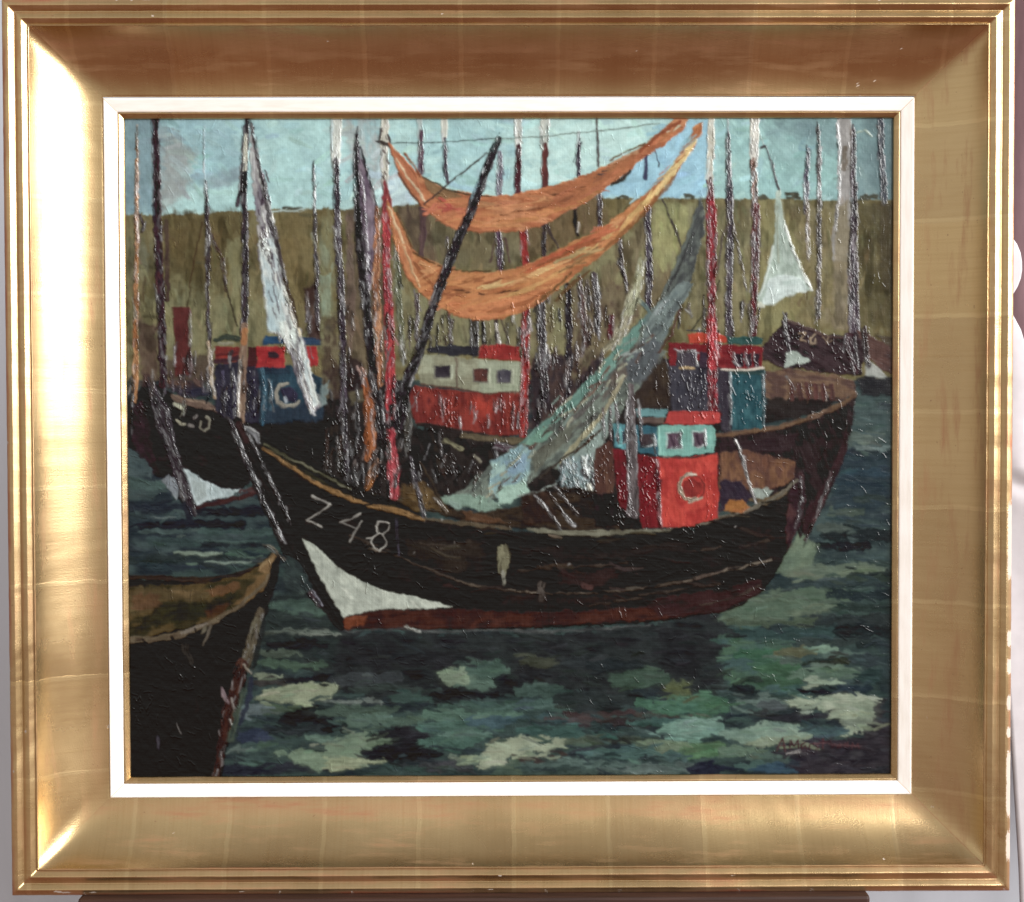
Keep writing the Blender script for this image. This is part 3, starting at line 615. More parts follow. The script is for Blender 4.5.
# dark reflection below the hull
P(water, [(300, 600), (345, 630), (480, 632), (560, 632), (720, 616), (740, 640), (726, 690), (690, 700), (640, 688), (600, 700), (560, 690), (500, 698), (430, 706), (380, 700), (330, 690), (280, 650)], [(40, 40, 44), (46, 46, 50), (52, 56, 58), (36, 36, 42)], 3, 30, 4, 5, 2, .4)
P(water, [(262, 600), (310, 590), (340, 632), (330, 660), (262, 668)], [(54, 64, 62), (46, 52, 54), (66, 82, 74)], 4, 22, 4, 3, 3, .4)
chops = [ # x0, x1, y, thickness, colour, raggedness
 (268, 318, 605, 11, (66, 86, 78)), (290, 330, 612, 8, (74, 96, 86)), (262, 320, 632, 5, (92, 100, 92)), (270, 325, 645, 12, (38, 40, 46)), (300, 335, 634, 4, (112, 120, 110)), (256, 300, 654, 8, (84, 96, 84)), (256, 322, 664, 9, (74, 96, 80)), (255, 280, 677, 6, (128, 136, 112)), (250, 290, 683, 7, (62, 58, 58)), (285, 330, 681, 7, (30, 32, 44)),
 (258, 300, 711, 8, (76, 92, 74)), (284, 330, 720, 22, (38, 38, 44)), (262, 330, 730, 12, (50, 56, 60)), (306, 330, 738, 6, (92, 118, 104)), (244, 262, 712, 16, (96, 108, 112)), (240, 262, 735, 14, (54, 62, 84)), (256, 290, 748, 8, (72, 92, 84)), (230, 330, 770, 10, (50, 52, 62)), (216, 262, 770, 12, (46, 48, 60)), (226, 252, 752, 7, (96, 110, 106)),
 (320, 395, 712, 14, (74, 92, 82)), (340, 420, 722, 14, (82, 104, 92)), (322, 345, 728, 9, (28, 30, 36)), (330, 400, 680, 13, (62, 66, 70)), (320, 328, 690, 10, (136, 146, 118)), (322, 385, 703, 4, (112, 120, 116)), (350, 440, 690, 9, (60, 70, 68)), (395, 430, 700, 12, (62, 82, 78)), (380, 425, 740, 26, (46, 44, 50)), (370, 440, 755, 14, (42, 40, 46)), (400, 470, 766, 8, (52, 56, 60)),
 (425, 520, 716, 16, (82, 112, 98)), (420, 500, 728, 14, (74, 104, 94)), (440, 520, 708, 8, (70, 96, 88)), (465, 520, 720, 12, (70, 96, 106)), (422, 480, 742, 14, (72, 104, 94)), (440, 490, 735, 8, (90, 120, 110)), (440, 480, 752, 5, (50, 60, 66)), (450, 490, 760, 8, (112, 128, 112)), (420, 470, 768, 8, (70, 72, 76)),
 (450, 505, 676, 28, (84, 108, 96)), (470, 500, 670, 20, (72, 96, 86)), (446, 462, 676, 16, (126, 142, 118)), (430, 498, 695, 7, (38, 36, 42)), (330, 460, 661, 10, (46, 46, 50)), (500, 520, 684, 20, (42, 44, 48)),
 (520, 560, 690, 16, (70, 92, 86)), (516, 590, 708, 11, (72, 98, 92)), (520, 580, 720, 7, (62, 84, 88)), (555, 640, 715, 8, (72, 56, 58)), (600, 660, 722, 9, (58, 50, 52)), (545, 600, 718, 6, (82, 70, 72)), (640, 700, 716, 6, (80, 74, 70)), (560, 640, 700, 24, (50, 56, 58)), (522, 556, 662, 12, (70, 72, 60)), (560, 610, 662, 14, (50, 54, 58)), (590, 640, 665, 12, (46, 52, 56)), (615, 665, 680, 22, (64, 84, 72)), (640, 720, 705, 16, (68, 108, 88)), (660, 722, 698, 8, (74, 112, 90)), (630, 690, 722, 8, (64, 96, 92)),
 (520, 620, 733, 12, (62, 92, 88)), (560, 640, 742, 10, (82, 94, 80)), (600, 635, 741, 6, (50, 50, 50)), (580, 680, 754, 12, (74, 104, 100)), (520, 640, 765, 10, (82, 102, 98)), (520, 560, 760, 6, (70, 56, 56)), (520, 600, 774, 8, (66, 82, 78)), (640, 690, 745, 12, (108, 124, 100)), (650, 700, 757, 8, (76, 100, 100)), (640, 690, 768, 10, (86, 100, 98)), (665, 720, 730, 22, (108, 146, 132)), (680, 720, 726, 12, (120, 156, 142)), (685, 724, 748, 14, (82, 114, 80)), (690, 722, 757, 8, (84, 124, 86)), (690, 722, 770, 14, (44, 46, 62)), (600, 690, 772, 6, (96, 110, 108)),
]
for (x0, x1, y, t, c) in chops:
    m_ = (x0 + x1) / 2; k = R.normal(0, 1.2)
    B(water, [(x0, y + k), (m_ - 6, y + R.normal(0, 1.5)), (m_ + 8, y + R.normal(0, 1.5)), (x1, y - k)], [t * .6, t, t * .95, t * .5], [tuple(int(v * .86) for v in c), c, tuple(min(255, int(v * 1.1)) for v in c)], .12, .5, 2.4)
P(water, [(666, 684), (676, 682), (692, 682), (692, 696), (672, 698), (660, 700)], [(92, 98, 62), (82, 92, 66)], 10, 12, 3, 2, 1.5, .5)
P(water, [(700, 700), (726, 698), (730, 712), (705, 716), (690, 712)], [(70, 110, 84), (58, 96, 78)], 3, 14, 3, 2, 1.5, .5)
P(water, [(720, 636), (800, 648), (806, 662), (780, 694), (730, 692)], [(62, 94, 82), (74, 104, 82), (66, 92, 92), (56, 84, 74)], 0, 24, 4, 3, 2, .4)
for (x0, x1, y, t, c) in ((736, 780, 656, 12, (62, 108, 82)), (756, 800, 668, 12, (66, 104, 76)), (775, 815, 652, 11, (104, 102, 74)), (815, 836, 651, 12, (128, 158, 136)), (826, 868, 655, 9, (92, 116, 108)), (780, 800, 663, 8, (84, 100, 92)), (764, 800, 682, 14, (64, 96, 74)), (800, 860, 672, 13, (104, 128, 110)), (790, 856, 676, 12, (92, 118, 100)), (852, 893, 660, 12, (62, 74, 80)), (858, 893, 676, 16, (56, 78, 78)), (860, 893, 645, 10, (46, 56, 58)), (806, 838, 664, 6, (50, 58, 50)), (832, 850, 661, 6, (56, 60, 52)),
 (732, 752, 690, 12, (46, 52, 56)), (738, 762, 680, 9, (54, 66, 60)), (812, 836, 682, 9, (150, 168, 144)), (804, 820, 687, 6, (142, 152, 130)), (840, 872, 687, 9, (48, 62, 74)), (780, 810, 693, 8, (76, 112, 110)), (740, 790, 702, 13, (104, 124, 118)), (760, 785, 706, 9, (90, 98, 102))):
    m_ = (x0 + x1) / 2
    B(water, [(x0, y), (m_, y + R.normal(0, 1.3)), (x1, y)], [t * .6, t, t * .6], [tuple(int(v * .86) for v in c), c], .12, .5, 2.2)
P(water, [(783, 703), (800, 697), (830, 698), (850, 692), (872, 696), (880, 708), (876, 720), (866, 732), (840, 736), (850, 726), (828, 720), (818, 708), (798, 708)], [(150, 160, 134), (164, 172, 146), (140, 152, 128), (170, 176, 152)], 8, 20, 3.5, 2.5, 1, .6)
P(water, [(735, 736), (760, 722), (800, 726), (812, 734), (806, 742), (770, 740), (740, 746)], [(116, 142, 130), (130, 154, 136), (106, 134, 128)], -14, 16, 3.5, 2.5, 1.2, .5)
P(water, [(745, 744), (760, 737), (790, 737), (812, 736), (808, 742), (780, 744), (755, 748)], [(142, 152, 124), (126, 140, 116)], -3, 12, 3, 2, 1, .5)
for (x0, x1, y, t, c) in ((798, 852, 692, 7, (38, 40, 52)), (744, 778, 715, 6, (58, 60, 62)), (765, 826, 717, 9, (58, 58, 66)), (812, 848, 731, 11, (76, 104, 108)), (840, 872, 722, 7, (132, 142, 124)), (720, 755, 735, 11, (122, 150, 136)), (722, 760, 752, 10, (104, 128, 108)), (748, 790, 757, 9, (90, 112, 104)), (738, 770, 768, 11, (74, 102, 98)), (760, 800, 770, 12, (58, 84, 104)), (786, 830, 766, 9, (60, 66, 78))):
    m_ = (x0 + x1) / 2
    B(water, [(x0, y), (m_, y + R.normal(0, 1.3)), (x1, y)], [t * .6, t, t * .6], [tuple(int(v * .86) for v in c), c], .15, .5, 2.2)
P(water, [(775, 745), (810, 741), (860, 738), (872, 728), (878, 700), (898, 690), (898, 782), (800, 782), (800, 762), (780, 756)], [(56, 50, 60), (64, 58, 66), (48, 44, 52), (72, 68, 74)], -3, 20, 3, 3, 2, .4)
P(water, [(880, 640), (898, 640), (898, 720), (884, 720)], [(56, 72, 76), (46, 58, 64)], 85, 20, 3, 2, 3, .4)
# pale lights, lower left to centre
P(water, [(252, 700), (262, 692), (280, 688), (310, 684), (340, 684), (330, 698), (316, 700), (304, 707), (296, 704), (270, 702)], [(142, 148, 116), (154, 160, 128), (130, 138, 110)], -6, 18, 3.5, 2, 1, .55)
P(water, [(272, 754), (290, 750), (318, 752), (334, 740), (350, 733), (368, 735), (388, 742), (378, 748), (362, 752), (362, 758), (340, 766), (316, 772), (300, 764)], [(112, 132, 108), (122, 142, 116), (100, 124, 106)], -8, 20, 3.5, 2.5, 1.2, .5)
P(water, [(324, 764), (332, 757), (360, 757), (368, 763), (384, 757), (386, 762), (360, 768), (332, 772)], [(146, 154, 118), (160, 166, 132)], -2, 16, 3, 1.6, .8, .6)
P(water, [(478, 772), (482, 752), (492, 744), (516, 737), (545, 738), (564, 740), (562, 748), (550, 752), (528, 755), (508, 758), (494, 766)], [(146, 154, 126), (156, 162, 134), (132, 146, 122)], -10, 18, 3.5, 2, 1, .55)
P(water, [(488, 777), (500, 764), (520, 758), (522, 778)], [(82, 100, 84), (70, 88, 78)], -20, 14, 3, 1.5, 1, .4)
B(water, [(362, 753), (372, 754), (384, 752)], 5, [(44, 42, 50)], .1, .4, 1)
for q, n in ((rect(262, 596, 520, 700), 150), (rect(520, 630, 730, 700), 120), (rect(235, 700, 520, 774), 220), (rect(520, 700, 730, 774), 220), (rect(730, 570, 890, 774), 320), (rect(130, 450, 290, 570), 140), (rect(835, 390, 892, 570), 110)):
    work(q, n, 2, 15, 3.2, 12, .14, .05, .5, .2, 4)
for (a, b, y, w_, c) in ((174, 222, 553, 4, (132, 148, 130)), (204, 250, 562, 2.2, (126, 142, 130)), (150, 176, 517, 1.6, (118, 130, 130)), (185, 196, 563, 3, (96, 120, 104)), (195, 270, 541, 2, (78, 100, 96)), (236, 262, 556, 2, (92, 116, 100)), (300, 340, 634, 2, (128, 134, 124))):
    B(water, [(a, y), ((a + b) / 2, y + 1.5), (b, y + .5)], [w_ * .5, w_, w_ * .4], [c], .15, .7, 1)
specks(rect(525, 690, 600, 730), 13, 88, 25, (.15, .7), 3.4); specks(rect(128, 450, 290, 570), 13, 10, 30, (.15, .7), 3.4); specks(rect(280, 632, 520, 700), 13, 30, 50, (.15, .7), 3.4); specks(rect(520, 635, 730, 700), 19, 60, 40, (.15, .7), 3.4)
specks(rect(735, 560, 890, 660), 15, 40, 40, (.15, .7), 3.4); specks(rect(840, 400, 892, 560), 13, 70, 30, (.15, .7), 3.4); specks(rect(730, 690, 860, 774), 13, 50, 40, (.15, .7), 3.4); specks(rect(240, 700, 520, 774), 15, 70, 40, (.15, .7), 3.4)

# ---- the far quay: dark clutter behind the boats
P(bM, [(322, 372), (345, 366), (400, 380), (415, 424), (460, 432), (525, 436), (560, 410), (600, 396), (640, 350), (700, 360), (724, 410), (720, 450), (620, 500), (320, 500)], [(42, 38, 38), (52, 46, 44), (36, 32, 34), (60, 52, 46)], 80, 20, 4, 3, 1.5, .4)
P(bM, [(530, 360), (545, 356), (570, 350), (600, 352), (606, 385), (560, 430), (532, 438)], [(66, 52, 52), (54, 46, 50), (78, 62, 58), (48, 42, 48)], 88, 18, 3, 3, 2, .5)
P(hill, [(575, 290), (640, 282), (640, 316), (600, 352), (575, 380), (564, 340)], [(104, 84, 68), (120, 108, 80), (90, 70, 60), (112, 100, 76)], 86, 16, 3, 3, 3, .4, .85)
# ---- boat, far left
P(bL, [(119, 404), (132, 396), (146, 377), (160, 384), (178, 398), (205, 404), (240, 412), (262, 424), (290, 436), (330, 446), (330, 480), (262, 470), (240, 490), (196, 507), (182, 505), (160, 478), (140, 470), (119, 452)], [(34, 28, 30), (42, 34, 36), (30, 25, 28), (48, 38, 40)], 20, 20, 3, 1.2, .8, .5)
P(bL, [(128, 408), (142, 400), (150, 440), (160, 476), (150, 474), (132, 450)], [(60, 42, 48), (48, 36, 40), (74, 52, 58)], 60, 14, 3, 1.5, 1, .5)
P(water, [(119, 445), (134, 452), (146, 462), (152, 476), (119, 478)], [(84, 100, 104), (70, 86, 90), (60, 74, 80)], 30, 14, 3, 2, 1, .5)
P(bL, [(256, 418), (326, 410), (332, 474), (262, 452)], [(34, 30, 31), (42, 38, 36), (30, 27, 29)], 10, 16, 3, 1.2, 1, .4)
bLg = part('gunwale', bL)
B(bLg, [(172, 397), (186, 402), (202, 404), (215, 410)], [5, 8, 8, 4], [(124, 104, 88), (104, 84, 74), (138, 116, 98)], .2, .6, 1.5)
P(bL, [(166, 382), (182, 380), (200, 384), (206, 396), (186, 398), (170, 392)], [(70, 60, 62), (56, 50, 60), (84, 72, 66)], 20, 10, 3, 1.5, 1, .6)
B(bL, [(168, 382), (184, 383)], 4, [(160, 122, 94), (148, 112, 88)], .1, .6); B(bL, [(194, 380), (199, 384)], 5, [(170, 134, 116)], .1, .6); B(bL, [(178, 374), (190, 376)], 3, [(98, 98, 100)], .2, .5)
B(bL, [(192, 392), (206, 391)], 7, [(58, 58, 74), (46, 44, 58)], .1, .5, 1)
bLn = part('hull_number', bL)
B(bLn, [(173, 404), (178, 407), (183, 410)], [3, 4, 2], [(182, 182, 158)], .12, .7)
B(bLn, [(175, 420), (179, 423), (184, 424)], [2, 2.6, 1.6], [(164, 160, 138)], .2, .6); B(bLn, [(188, 425), (192, 426)], 3, [(128, 122, 116)], .3, .6); B(bLn, [(193, 418), (195, 416)], 3, [(110, 104, 100)], .3, .5)
B(bLn, [(206, 417), (209, 420), (208, 428), (203, 431), (199, 427), (200, 421)], [2.6, 2, 2.4, 2, 1.5, 1.6], [(160, 158, 138), (134, 130, 114)], .2, .7)
bLp = part('bow_patch', bL, 'white')
P(bLp, [(182, 468), (190, 472), (202, 480), (222, 488), (243, 491), (226, 497), (205, 502), (196, 507), (190, 492)], [(176, 196, 200), (194, 208, 208), (162, 178, 178)], 60, 12, 3, .8, .6, .6)
P(bLp, [(190, 480), (205, 482), (206, 496), (194, 502)], [(160, 172, 168), (176, 190, 188)], 70, 10, 2, 1, .8, .5, .8)
P(bLp, [(161, 480), (168, 475), (176, 482), (178, 492), (176, 500), (170, 494)], [(146, 156, 158), (124, 130, 136), (168, 176, 176)], 60, 10, 2, 1.2, .8, .6)
B(bL, [(195, 508), (215, 503), (240, 497), (262, 490)], [4, 5, 5, 4], [(72, 42, 40), (58, 36, 38)], .15, .5, 1); B(bL, [(240, 492), (262, 490)], [4, 8], [(92, 66, 66), (76, 52, 52)], .3, .5, 1)
bLs = part('stem_post', bL)
B(bLs, [(146, 376), (154, 402), (163, 430), (174, 462), (186, 496), (193, 514)], [7, 10, 11, 11, 10, 5], [(50, 42, 48), (64, 54, 60), (40, 34, 38)], 0, .7, 1, gl=1.1)
B(bLs, [(150, 384), (166, 410), (172, 440)], [5, 4, 3], [(88, 78, 86), (64, 54, 62)], .35, .9, .8, gl=.8)  # greyish purple glints streaked into the colour, with ridges besides
B(water, [(184, 505), (190, 522)], 6, [(44, 44, 56)], .2, .5, 1.2)
for x in (162, 170, 178, 200, 206): B(bL, [(x, 372 + (x % 5)), (x + 2, 392)], 2.2, [(120, 112, 122), (70, 62, 70)], .4, .8, .8, gl=.5)
P(hill, [(136, 320), (156, 326), (158, 380), (140, 386)], [(104, 84, 72), (88, 66, 62), (116, 100, 80)], 86, 14, 3, 2, 2, .4, .85)
P(bL, [(163, 360), (212, 352), (215, 384), (168, 388)], [(88, 72, 66), (74, 58, 58), (104, 88, 72)], 86, 12, 3, 2, 2, .5, .8)
bLc = part('funnel', bL, 'dull red')
P(bLc, [(171, 307), (189, 307), (188, 345), (190, 374), (174, 376), (173, 340)], [(84, 42, 42), (96, 48, 46), (74, 36, 40)], 88, 16, 3, .8, .6, .5)
B(bLc, [(189, 310), (189, 345), (190, 372)], 2, [(150, 130, 130), (96, 60, 64)], .45, 1.0, .8, gl=.7); B(bLc, [(174, 345), (173, 366)], 2, [(150, 136, 136)], .5, 1.0, gl=.6)
bLw = part('wheelhouse', bL, 'navy and teal with a red band')
P(bLw, [(213, 364), (240, 360), (262, 360), (262, 424), (240, 422), (214, 412)], [(44, 42, 54), (54, 51, 64), (36, 34, 42)], 88, 18, 3, 1, .8, .5)
P(bLw, [(258, 366), (292, 366), (306, 372), (322, 378), (322, 416), (300, 420), (260, 424)], [(58, 86, 100), (48, 72, 86), (42, 58, 70), (70, 98, 108)], 88, 16, 3, 1, .8, .5)
P(bLw, [(268, 408), (322, 402), (322, 420), (262, 424)], [(44, 52, 64), (52, 66, 80)], 86, 12, 3, 1.5, 1.5, .5, .9)
P(bLw, [(214, 346), (241, 347), (241, 361), (226, 363), (214, 362)], [(150, 56, 48), (124, 50, 46), (104, 44, 44)], 5, 14, 3, .8, .6, .5)
P(bLw, [(247, 347), (257, 346), (257, 366), (246, 366)], [(78, 38, 40), (68, 34, 38)], 88, 12, 3, .8, .6, .5)
P(bLw, [(256, 346), (284, 346), (284, 368), (256, 368)], [(172, 46, 48), (152, 40, 44), (184, 58, 56)], 5, 14, 3, .8, .5, .5)
P(bLw, [(300, 347), (317, 347), (317, 366), (302, 367)], [(174, 48, 50), (154, 42, 46)], 5, 12, 3, .8, .5, .5)
B(bLw, [(216, 355), (240, 352)], 2.5, [(96, 40, 42)], .2); B(bLw, [(215, 361), (240, 358)], 5, [(70, 44, 50)], .15, .5, 1)
P(bLw, [(264, 335), (284, 336), (284, 344), (262, 345)], [(48, 84, 116), (40, 66, 94)], 3, 12, 2.5, .8, .6, .5)
P(bLw, [(296, 337), (320, 338), (320, 345), (298, 346)], [(52, 72, 96), (44, 58, 82)], 3, 12, 2.5, .8, .6, .5)
for (x, y, w_, h_) in ((273, 355, 12, 8), (294, 356, 8, 7)): P(bLw, [(x - w_ / 2, y - h_ / 2 + 1), (x, y - h_ / 2), (x + w_ / 2, y), (x + w_ / 2 - 1, y + h_ / 2 - 1), (x, y + h_ / 2), (x - w_ / 2, y + h_ / 3)], [(44, 32, 40), (62, 48, 54)], 0, 8, 2, .6, .5, .4)
P(bLw, [(256, 368), (286, 367), (290, 373), (258, 375)], [(40, 52, 66), (52, 70, 84)], 3, 10, 2, .6, .6, .5)
B(bLw, [(215, 340), (224, 337), (240, 339)], [5, 7, 5], [(52, 58, 50), (64, 72, 62)], .15, .5, 1.2); B(bLw, [(217, 343), (232, 343)], 2.5, [(150, 146, 122)], .25)
B(bLw, [(287, 384), (279, 385), (275, 393), (277, 402), (284, 406), (293, 405), (298, 401)], [3.4, 4, 4.5, 4, 3.8, 3.6, 2], [(168, 164, 146), (146, 140, 128), (180, 178, 160)], .12, .8, .8)
P(bLw, [(280, 388), (290, 386), (297, 394), (294, 402), (284, 402)], [(60, 52, 74), (50, 44, 60)], 60, 8, 2, 1, .8, .5, .9)
B(bLw, [(284, 397), (286, 402)], 2, [(168, 178, 186)], .1); B(bLw, [(262, 370), (264, 395), (262, 424)], 3.5, [(84, 118, 134), (56, 88, 106)], .45, .8, gl=.8); B(bLw, [(270, 380), (270, 410)], 2, [(84, 120, 136)], .5, .8, gl=.6)
for x in (222, 232, 252): B(bLw, [(x, 372), (x + 2, 400), (x + 1, 416)], 2.4, [(80, 74, 96), (52, 48, 64)], .35, .8, gl=.9)
specks([(214, 366), (256, 366), (256, 420), (216, 415)], 50, 86, 15); specks([(130, 400), (180, 400), (190, 500), (150, 470)], 60, 68, 20); specks([(160, 375), (240, 380), (240, 420), (180, 400)], 40, 70, 30)
m_ = mast('thin, ochre orange')
B(m_, [(136, 124), (136, 160), (135.5, 200), (135.5, 240)], [1.2, 1.5, 2.4, 3], [(176, 178, 170), (188, 140, 92), (200, 150, 104)], .25, .8, gl=.6)
B(m_, [(135.5, 160), (135.5, 220), (135, 276), (134.5, 340), (134, 385), (133, 402)], [2, 2.6, 4, 5.2, 6, 3], [(190, 126, 72), (206, 150, 100), (164, 104, 60)], .05, .9, .8, gl=.7)
B(hill, [(139, 215), (143, 225), (141, 232)], 2.5, [(64, 48, 54)], .25, .7, gl=.8)
m_ = mast('thick, dark purple brown')
B(m_, [(165, 220), (166, 260), (167, 300)], [4, 6, 4], [(86, 70, 58), (74, 56, 52)], .2, .5, 1)
B(m_, [(153.8, 117), (155, 160), (156, 205), (157.5, 250), (159, 290), (161, 330), (162, 384)], [7, 7.5, 8.5, 8.5, 9, 8, 8], [(58, 40, 50), (70, 44, 52), (48, 34, 44), (80, 46, 50)], 0, .8, .9, gl=.8)
m_ = mast('thin and dark with a pale tip')
B(m_, [(203, 126), (203.5, 160), (204.5, 195)], [1.2, 1.4, 1.6], [(184, 204, 208), (150, 176, 184)], .25, .7, gl=.4)
B(m_, [(205, 180), (206, 212), (207, 250), (206.5, 290), (208, 330), (209, 350)], [1.5, 4.5, 4.2, 4, 4, 4], [(62, 50, 56), (78, 66, 70), (50, 42, 46)], .05, .9, .8, gl=.8)
B(m_, [(207.5, 342), (209.5, 362), (211.5, 384), (214, 398)], [3, 3.4, 3, 2], [(204, 196, 180), (180, 152, 120)], .2, .9, gl=.5)
B(part('stay'), [(201, 222), (195, 252), (188, 286)], 1.6, [(76, 58, 40)], .1, .3); B(part('stay'), [(189, 286), (186, 306)], 2, [(72, 62, 44)], .1, .3)
B(part('stay'), [(208, 226), (214, 245), (222, 262), (225, 290)], [2, 3, 4, 2], [(98, 76, 64), (72, 54, 50)], .45, .8, 1, gl=.7); B(part('stay'), [(222, 278), (229, 300), (236, 326)], 1.8, [(56, 46, 38)], .05, .4)
nW = part('hanging_net', None, 'white')
P(nW, [(249, 122), (254, 142), (262, 170), (268, 200), (275, 235), (284, 276), (296, 320), (306, 352), (316, 398), (321, 404), (312, 416), (306, 406), (296, 376), (290, 354), (280, 336), (268, 332), (264, 300), (258, 260), (256, 225), (252, 190), (250, 160)], [(150, 144, 148), (174, 170, 168), (128, 120, 130), (196, 192, 186)], 80, 20, 2.6, 1.2, .8, .7)
P(nW, [(258, 240), (272, 238), (284, 276), (296, 322), (306, 356), (318, 402), (310, 414), (300, 376), (292, 350), (280, 334), (268, 332), (264, 300)], [(206, 214, 206), (222, 228, 220), (190, 204, 204), (232, 236, 228)], 76, 20, 3, 1.2, .8, .8)
P(nW, [(265, 280), (280, 278), (284, 316), (279, 332), (268, 330)], [(150, 178, 188), (176, 198, 202), (196, 212, 210)], 82, 16, 3, 1.2, 1, .6, .9)
P(nW, [(278, 322), (292, 320), (300, 338), (296, 346), (282, 338)], [(228, 236, 226), (210, 222, 214)], 30, 10, 3, 1.2, .8, .9)
for k in range(26):
    t = R.random(); y = 150 + 255 * t; xc = np.interp(y, [150, 200, 276, 330, 400], [258, 264, 275, 289, 312]); w_ = np.interp(y, [150, 276, 400], [3, 7, 7])
    x = xc + R.uniform(-1, 1) * w_; B(nW, [(x, y), (x + 2, y + 9), (x + 4.5, y + 18)], [1, 2.2, 1], [(236, 236, 226), (206, 210, 206)] if R.random() < .7 or y > 300 else [(110, 98, 108)], .3, 1., .7)
B(nW, [(285, 290), (292, 315), (299, 335)], 3, [(232, 214, 176), (220, 220, 206)], .15, 1.1, gl=.8); B(nW, [(296, 350), (302, 380), (312, 410)], [5, 6, 5], [(214, 206, 190), (190, 196, 200)], .2, 1., gl=.9)
specks([(256, 180), (268, 190), (290, 290), (312, 400), (300, 380), (266, 320)], 90, 80, 18, (.6, 1.5))
for k in range(44):
    y = R.uniform(170, 400); xc = np.interp(y, [150, 200, 276, 330, 400], [258, 264, 275, 289, 312]); x = xc + R.normal(0, 5)
    B(nW, [(x, y), (x + 1, y + 5), (x + 3, y + 11)], R.uniform(1, 2.2), [[(120, 112, 116), (96, 88, 94), (150, 152, 150)][k % 3]], .35, .8, .8)
for k in range(16):
    y = 190 + R.random() * 70; x = np.interp(y, [190, 260], [262, 268]) + R.normal(0, 4); B(nW, [(x, y), (x + .5, y + 5)], 1.6, [(72, 58, 70)], .2, .6)
B(nW, [(250, 122), (256, 150), (262, 185), (268, 215), (276, 244), (282, 268), (287, 290)], [2.4, 3, 3, 3.4, 4.4, 4, 3], [(64, 54, 58), (78, 68, 70), (50, 44, 46)], .12, .7, .8, gl=.6)
B(part('stay'), [(284, 280), (292, 304), (298, 326)], 4, [(64, 50, 44), (80, 66, 50)], .2, .4, 1)
m_ = mast('dark with a cream patch near the tip')
B(m_, [(246, 118), (245, 150), (243, 190), (244, 230), (244, 290), (243, 332)], [5, 5, 5.5, 6.5, 6.5, 7], [(58, 48, 56), (70, 56, 64), (46, 38, 44), (92, 80, 90)], 0, .9, .8, gl=1.1)
B(m_, [(245, 134), (244.5, 155), (243.8, 172)], [3, 5, 5], [(210, 208, 186), (196, 194, 180)], .1, .9)
B(m_, [(251, 153), (253, 178)], 3.6, [(196, 198, 194), (170, 168, 170)], .15, .9)
B(m_, [(244, 173), (243, 190)], 6.5, [(38, 32, 38)], .1, .6)
B(part('stay'), [(243, 125), (241, 150), (240, 180), (237, 205)], [1.5, 2, 3, 4], [(78, 66, 74), (60, 50, 56)], .2, .7, gl=.4)
B(m_, [(243.5, 326), (242.5, 360), (241, 395), (240.5, 420)], [7, 7.5, 7, 6.5], [(146, 118, 98), (130, 104, 86), (158, 134, 112)], .03, .7, .7); B(m_, [(239, 360), (238, 392), (237.5, 418)], 1.7, [(226, 218, 202)], .15, 1., gl=.6)
B(m_, [(244, 330), (243, 342)], 6, [(166, 112, 70)], .2, .7)
P(hill, [(303, 288), (315, 284), (320, 340), (306, 338)], [(96, 72, 64), (84, 62, 58), (110, 90, 76)], 88, 14, 3, 1.5, .9, .6); B(hill, [(306, 292), (308, 330)], 2.5, [(150, 138, 140), (90, 70, 70)], .4, 1., gl=1.); B(hill, [(316, 280), (317, 325)], 2.5, [(84, 76, 80)], .3, .9, gl=1.1)

# ---- masts in the middle distance
m_ = mast('slim and dark with pale edges')
B(m_, [(313, 164), (314, 205), (315, 250), (316, 290), (317, 330)], [1.2, 2.6, 3, 4, 3], [(56, 46, 54), (90, 82, 88), (46, 40, 46)], .12, .9, gl=1.)
P(hill, [(318, 276), (331, 272), (330, 318), (320, 316)], [(152, 176, 152), (136, 150, 122), (120, 118, 88)], 80, 12, 3, 1.5, 1, .6)
m_ = mast('cream at the top, purple below')
B(m_, [(336, 117), (335.5, 140), (335, 164)], [11, 10, 8], [(222, 222, 210), (206, 210, 200), (232, 232, 222)], .08, 1., 1, gl=.5); B(m_, [(331, 118), (331.5, 150)], 2, [(186, 204, 204)], .2, .8)
B(m_, [(335.5, 160), (336.5, 200), (337, 240), (340, 280), (342, 330), (342.5, 390), (344, 440), (346, 470)], [4.5, 7, 6, 7, 7, 6, 5, 4], [(74, 62, 72), (56, 46, 56), (92, 80, 92), (66, 50, 52)], .05, 1., .9, gl=1.5)
P(hill, [(346, 215), (352, 215), (355, 330), (350, 360), (346, 330)], [(104, 84, 76), (120, 104, 88)], 88, 16, 3, 1.5, 1, .5, .9)
P(bM, [(322, 318), (336, 312), (340, 400), (322, 400)], [(92, 80, 62), (76, 60, 54), (112, 102, 80), (66, 46, 46)], 86, 14, 3, 2, 2, .6, .85); P(bM, [(346, 356), (362, 360), (364, 396), (348, 396)], [(46, 36, 38), (58, 46, 46)], 88, 12, 3, 1.5, 1.5, .5, .9)
P(bM, [(320, 384), (328, 382), (326, 404), (320, 406)], [(120, 140, 140), (150, 166, 160)], 40, 8, 2, 1.5, 1, .7, .8); P(bM, [(348, 392), (368, 388), (368, 402), (350, 404)], [(112, 104, 80), (94, 86, 68)], 20, 10, 3, 1.5, 1.5, .5, .8)
fS = part('furled_sail', None, 'dark purple grey')
P(fS, [(356, 135), (360, 150), (366, 170), (372, 190), (377, 210), (374, 250), (370, 290), (362, 290), (358, 220), (355, 180)], [(124, 106, 122), (104, 88, 104), (142, 126, 138), (88, 74, 88)], 84, 16, 2.6, .8, .7, .8)
B(fS, [(360, 146), (366, 170), (372, 190), (378, 212)], 2.2, [(52, 44, 50)], .1, .7, gl=.4)
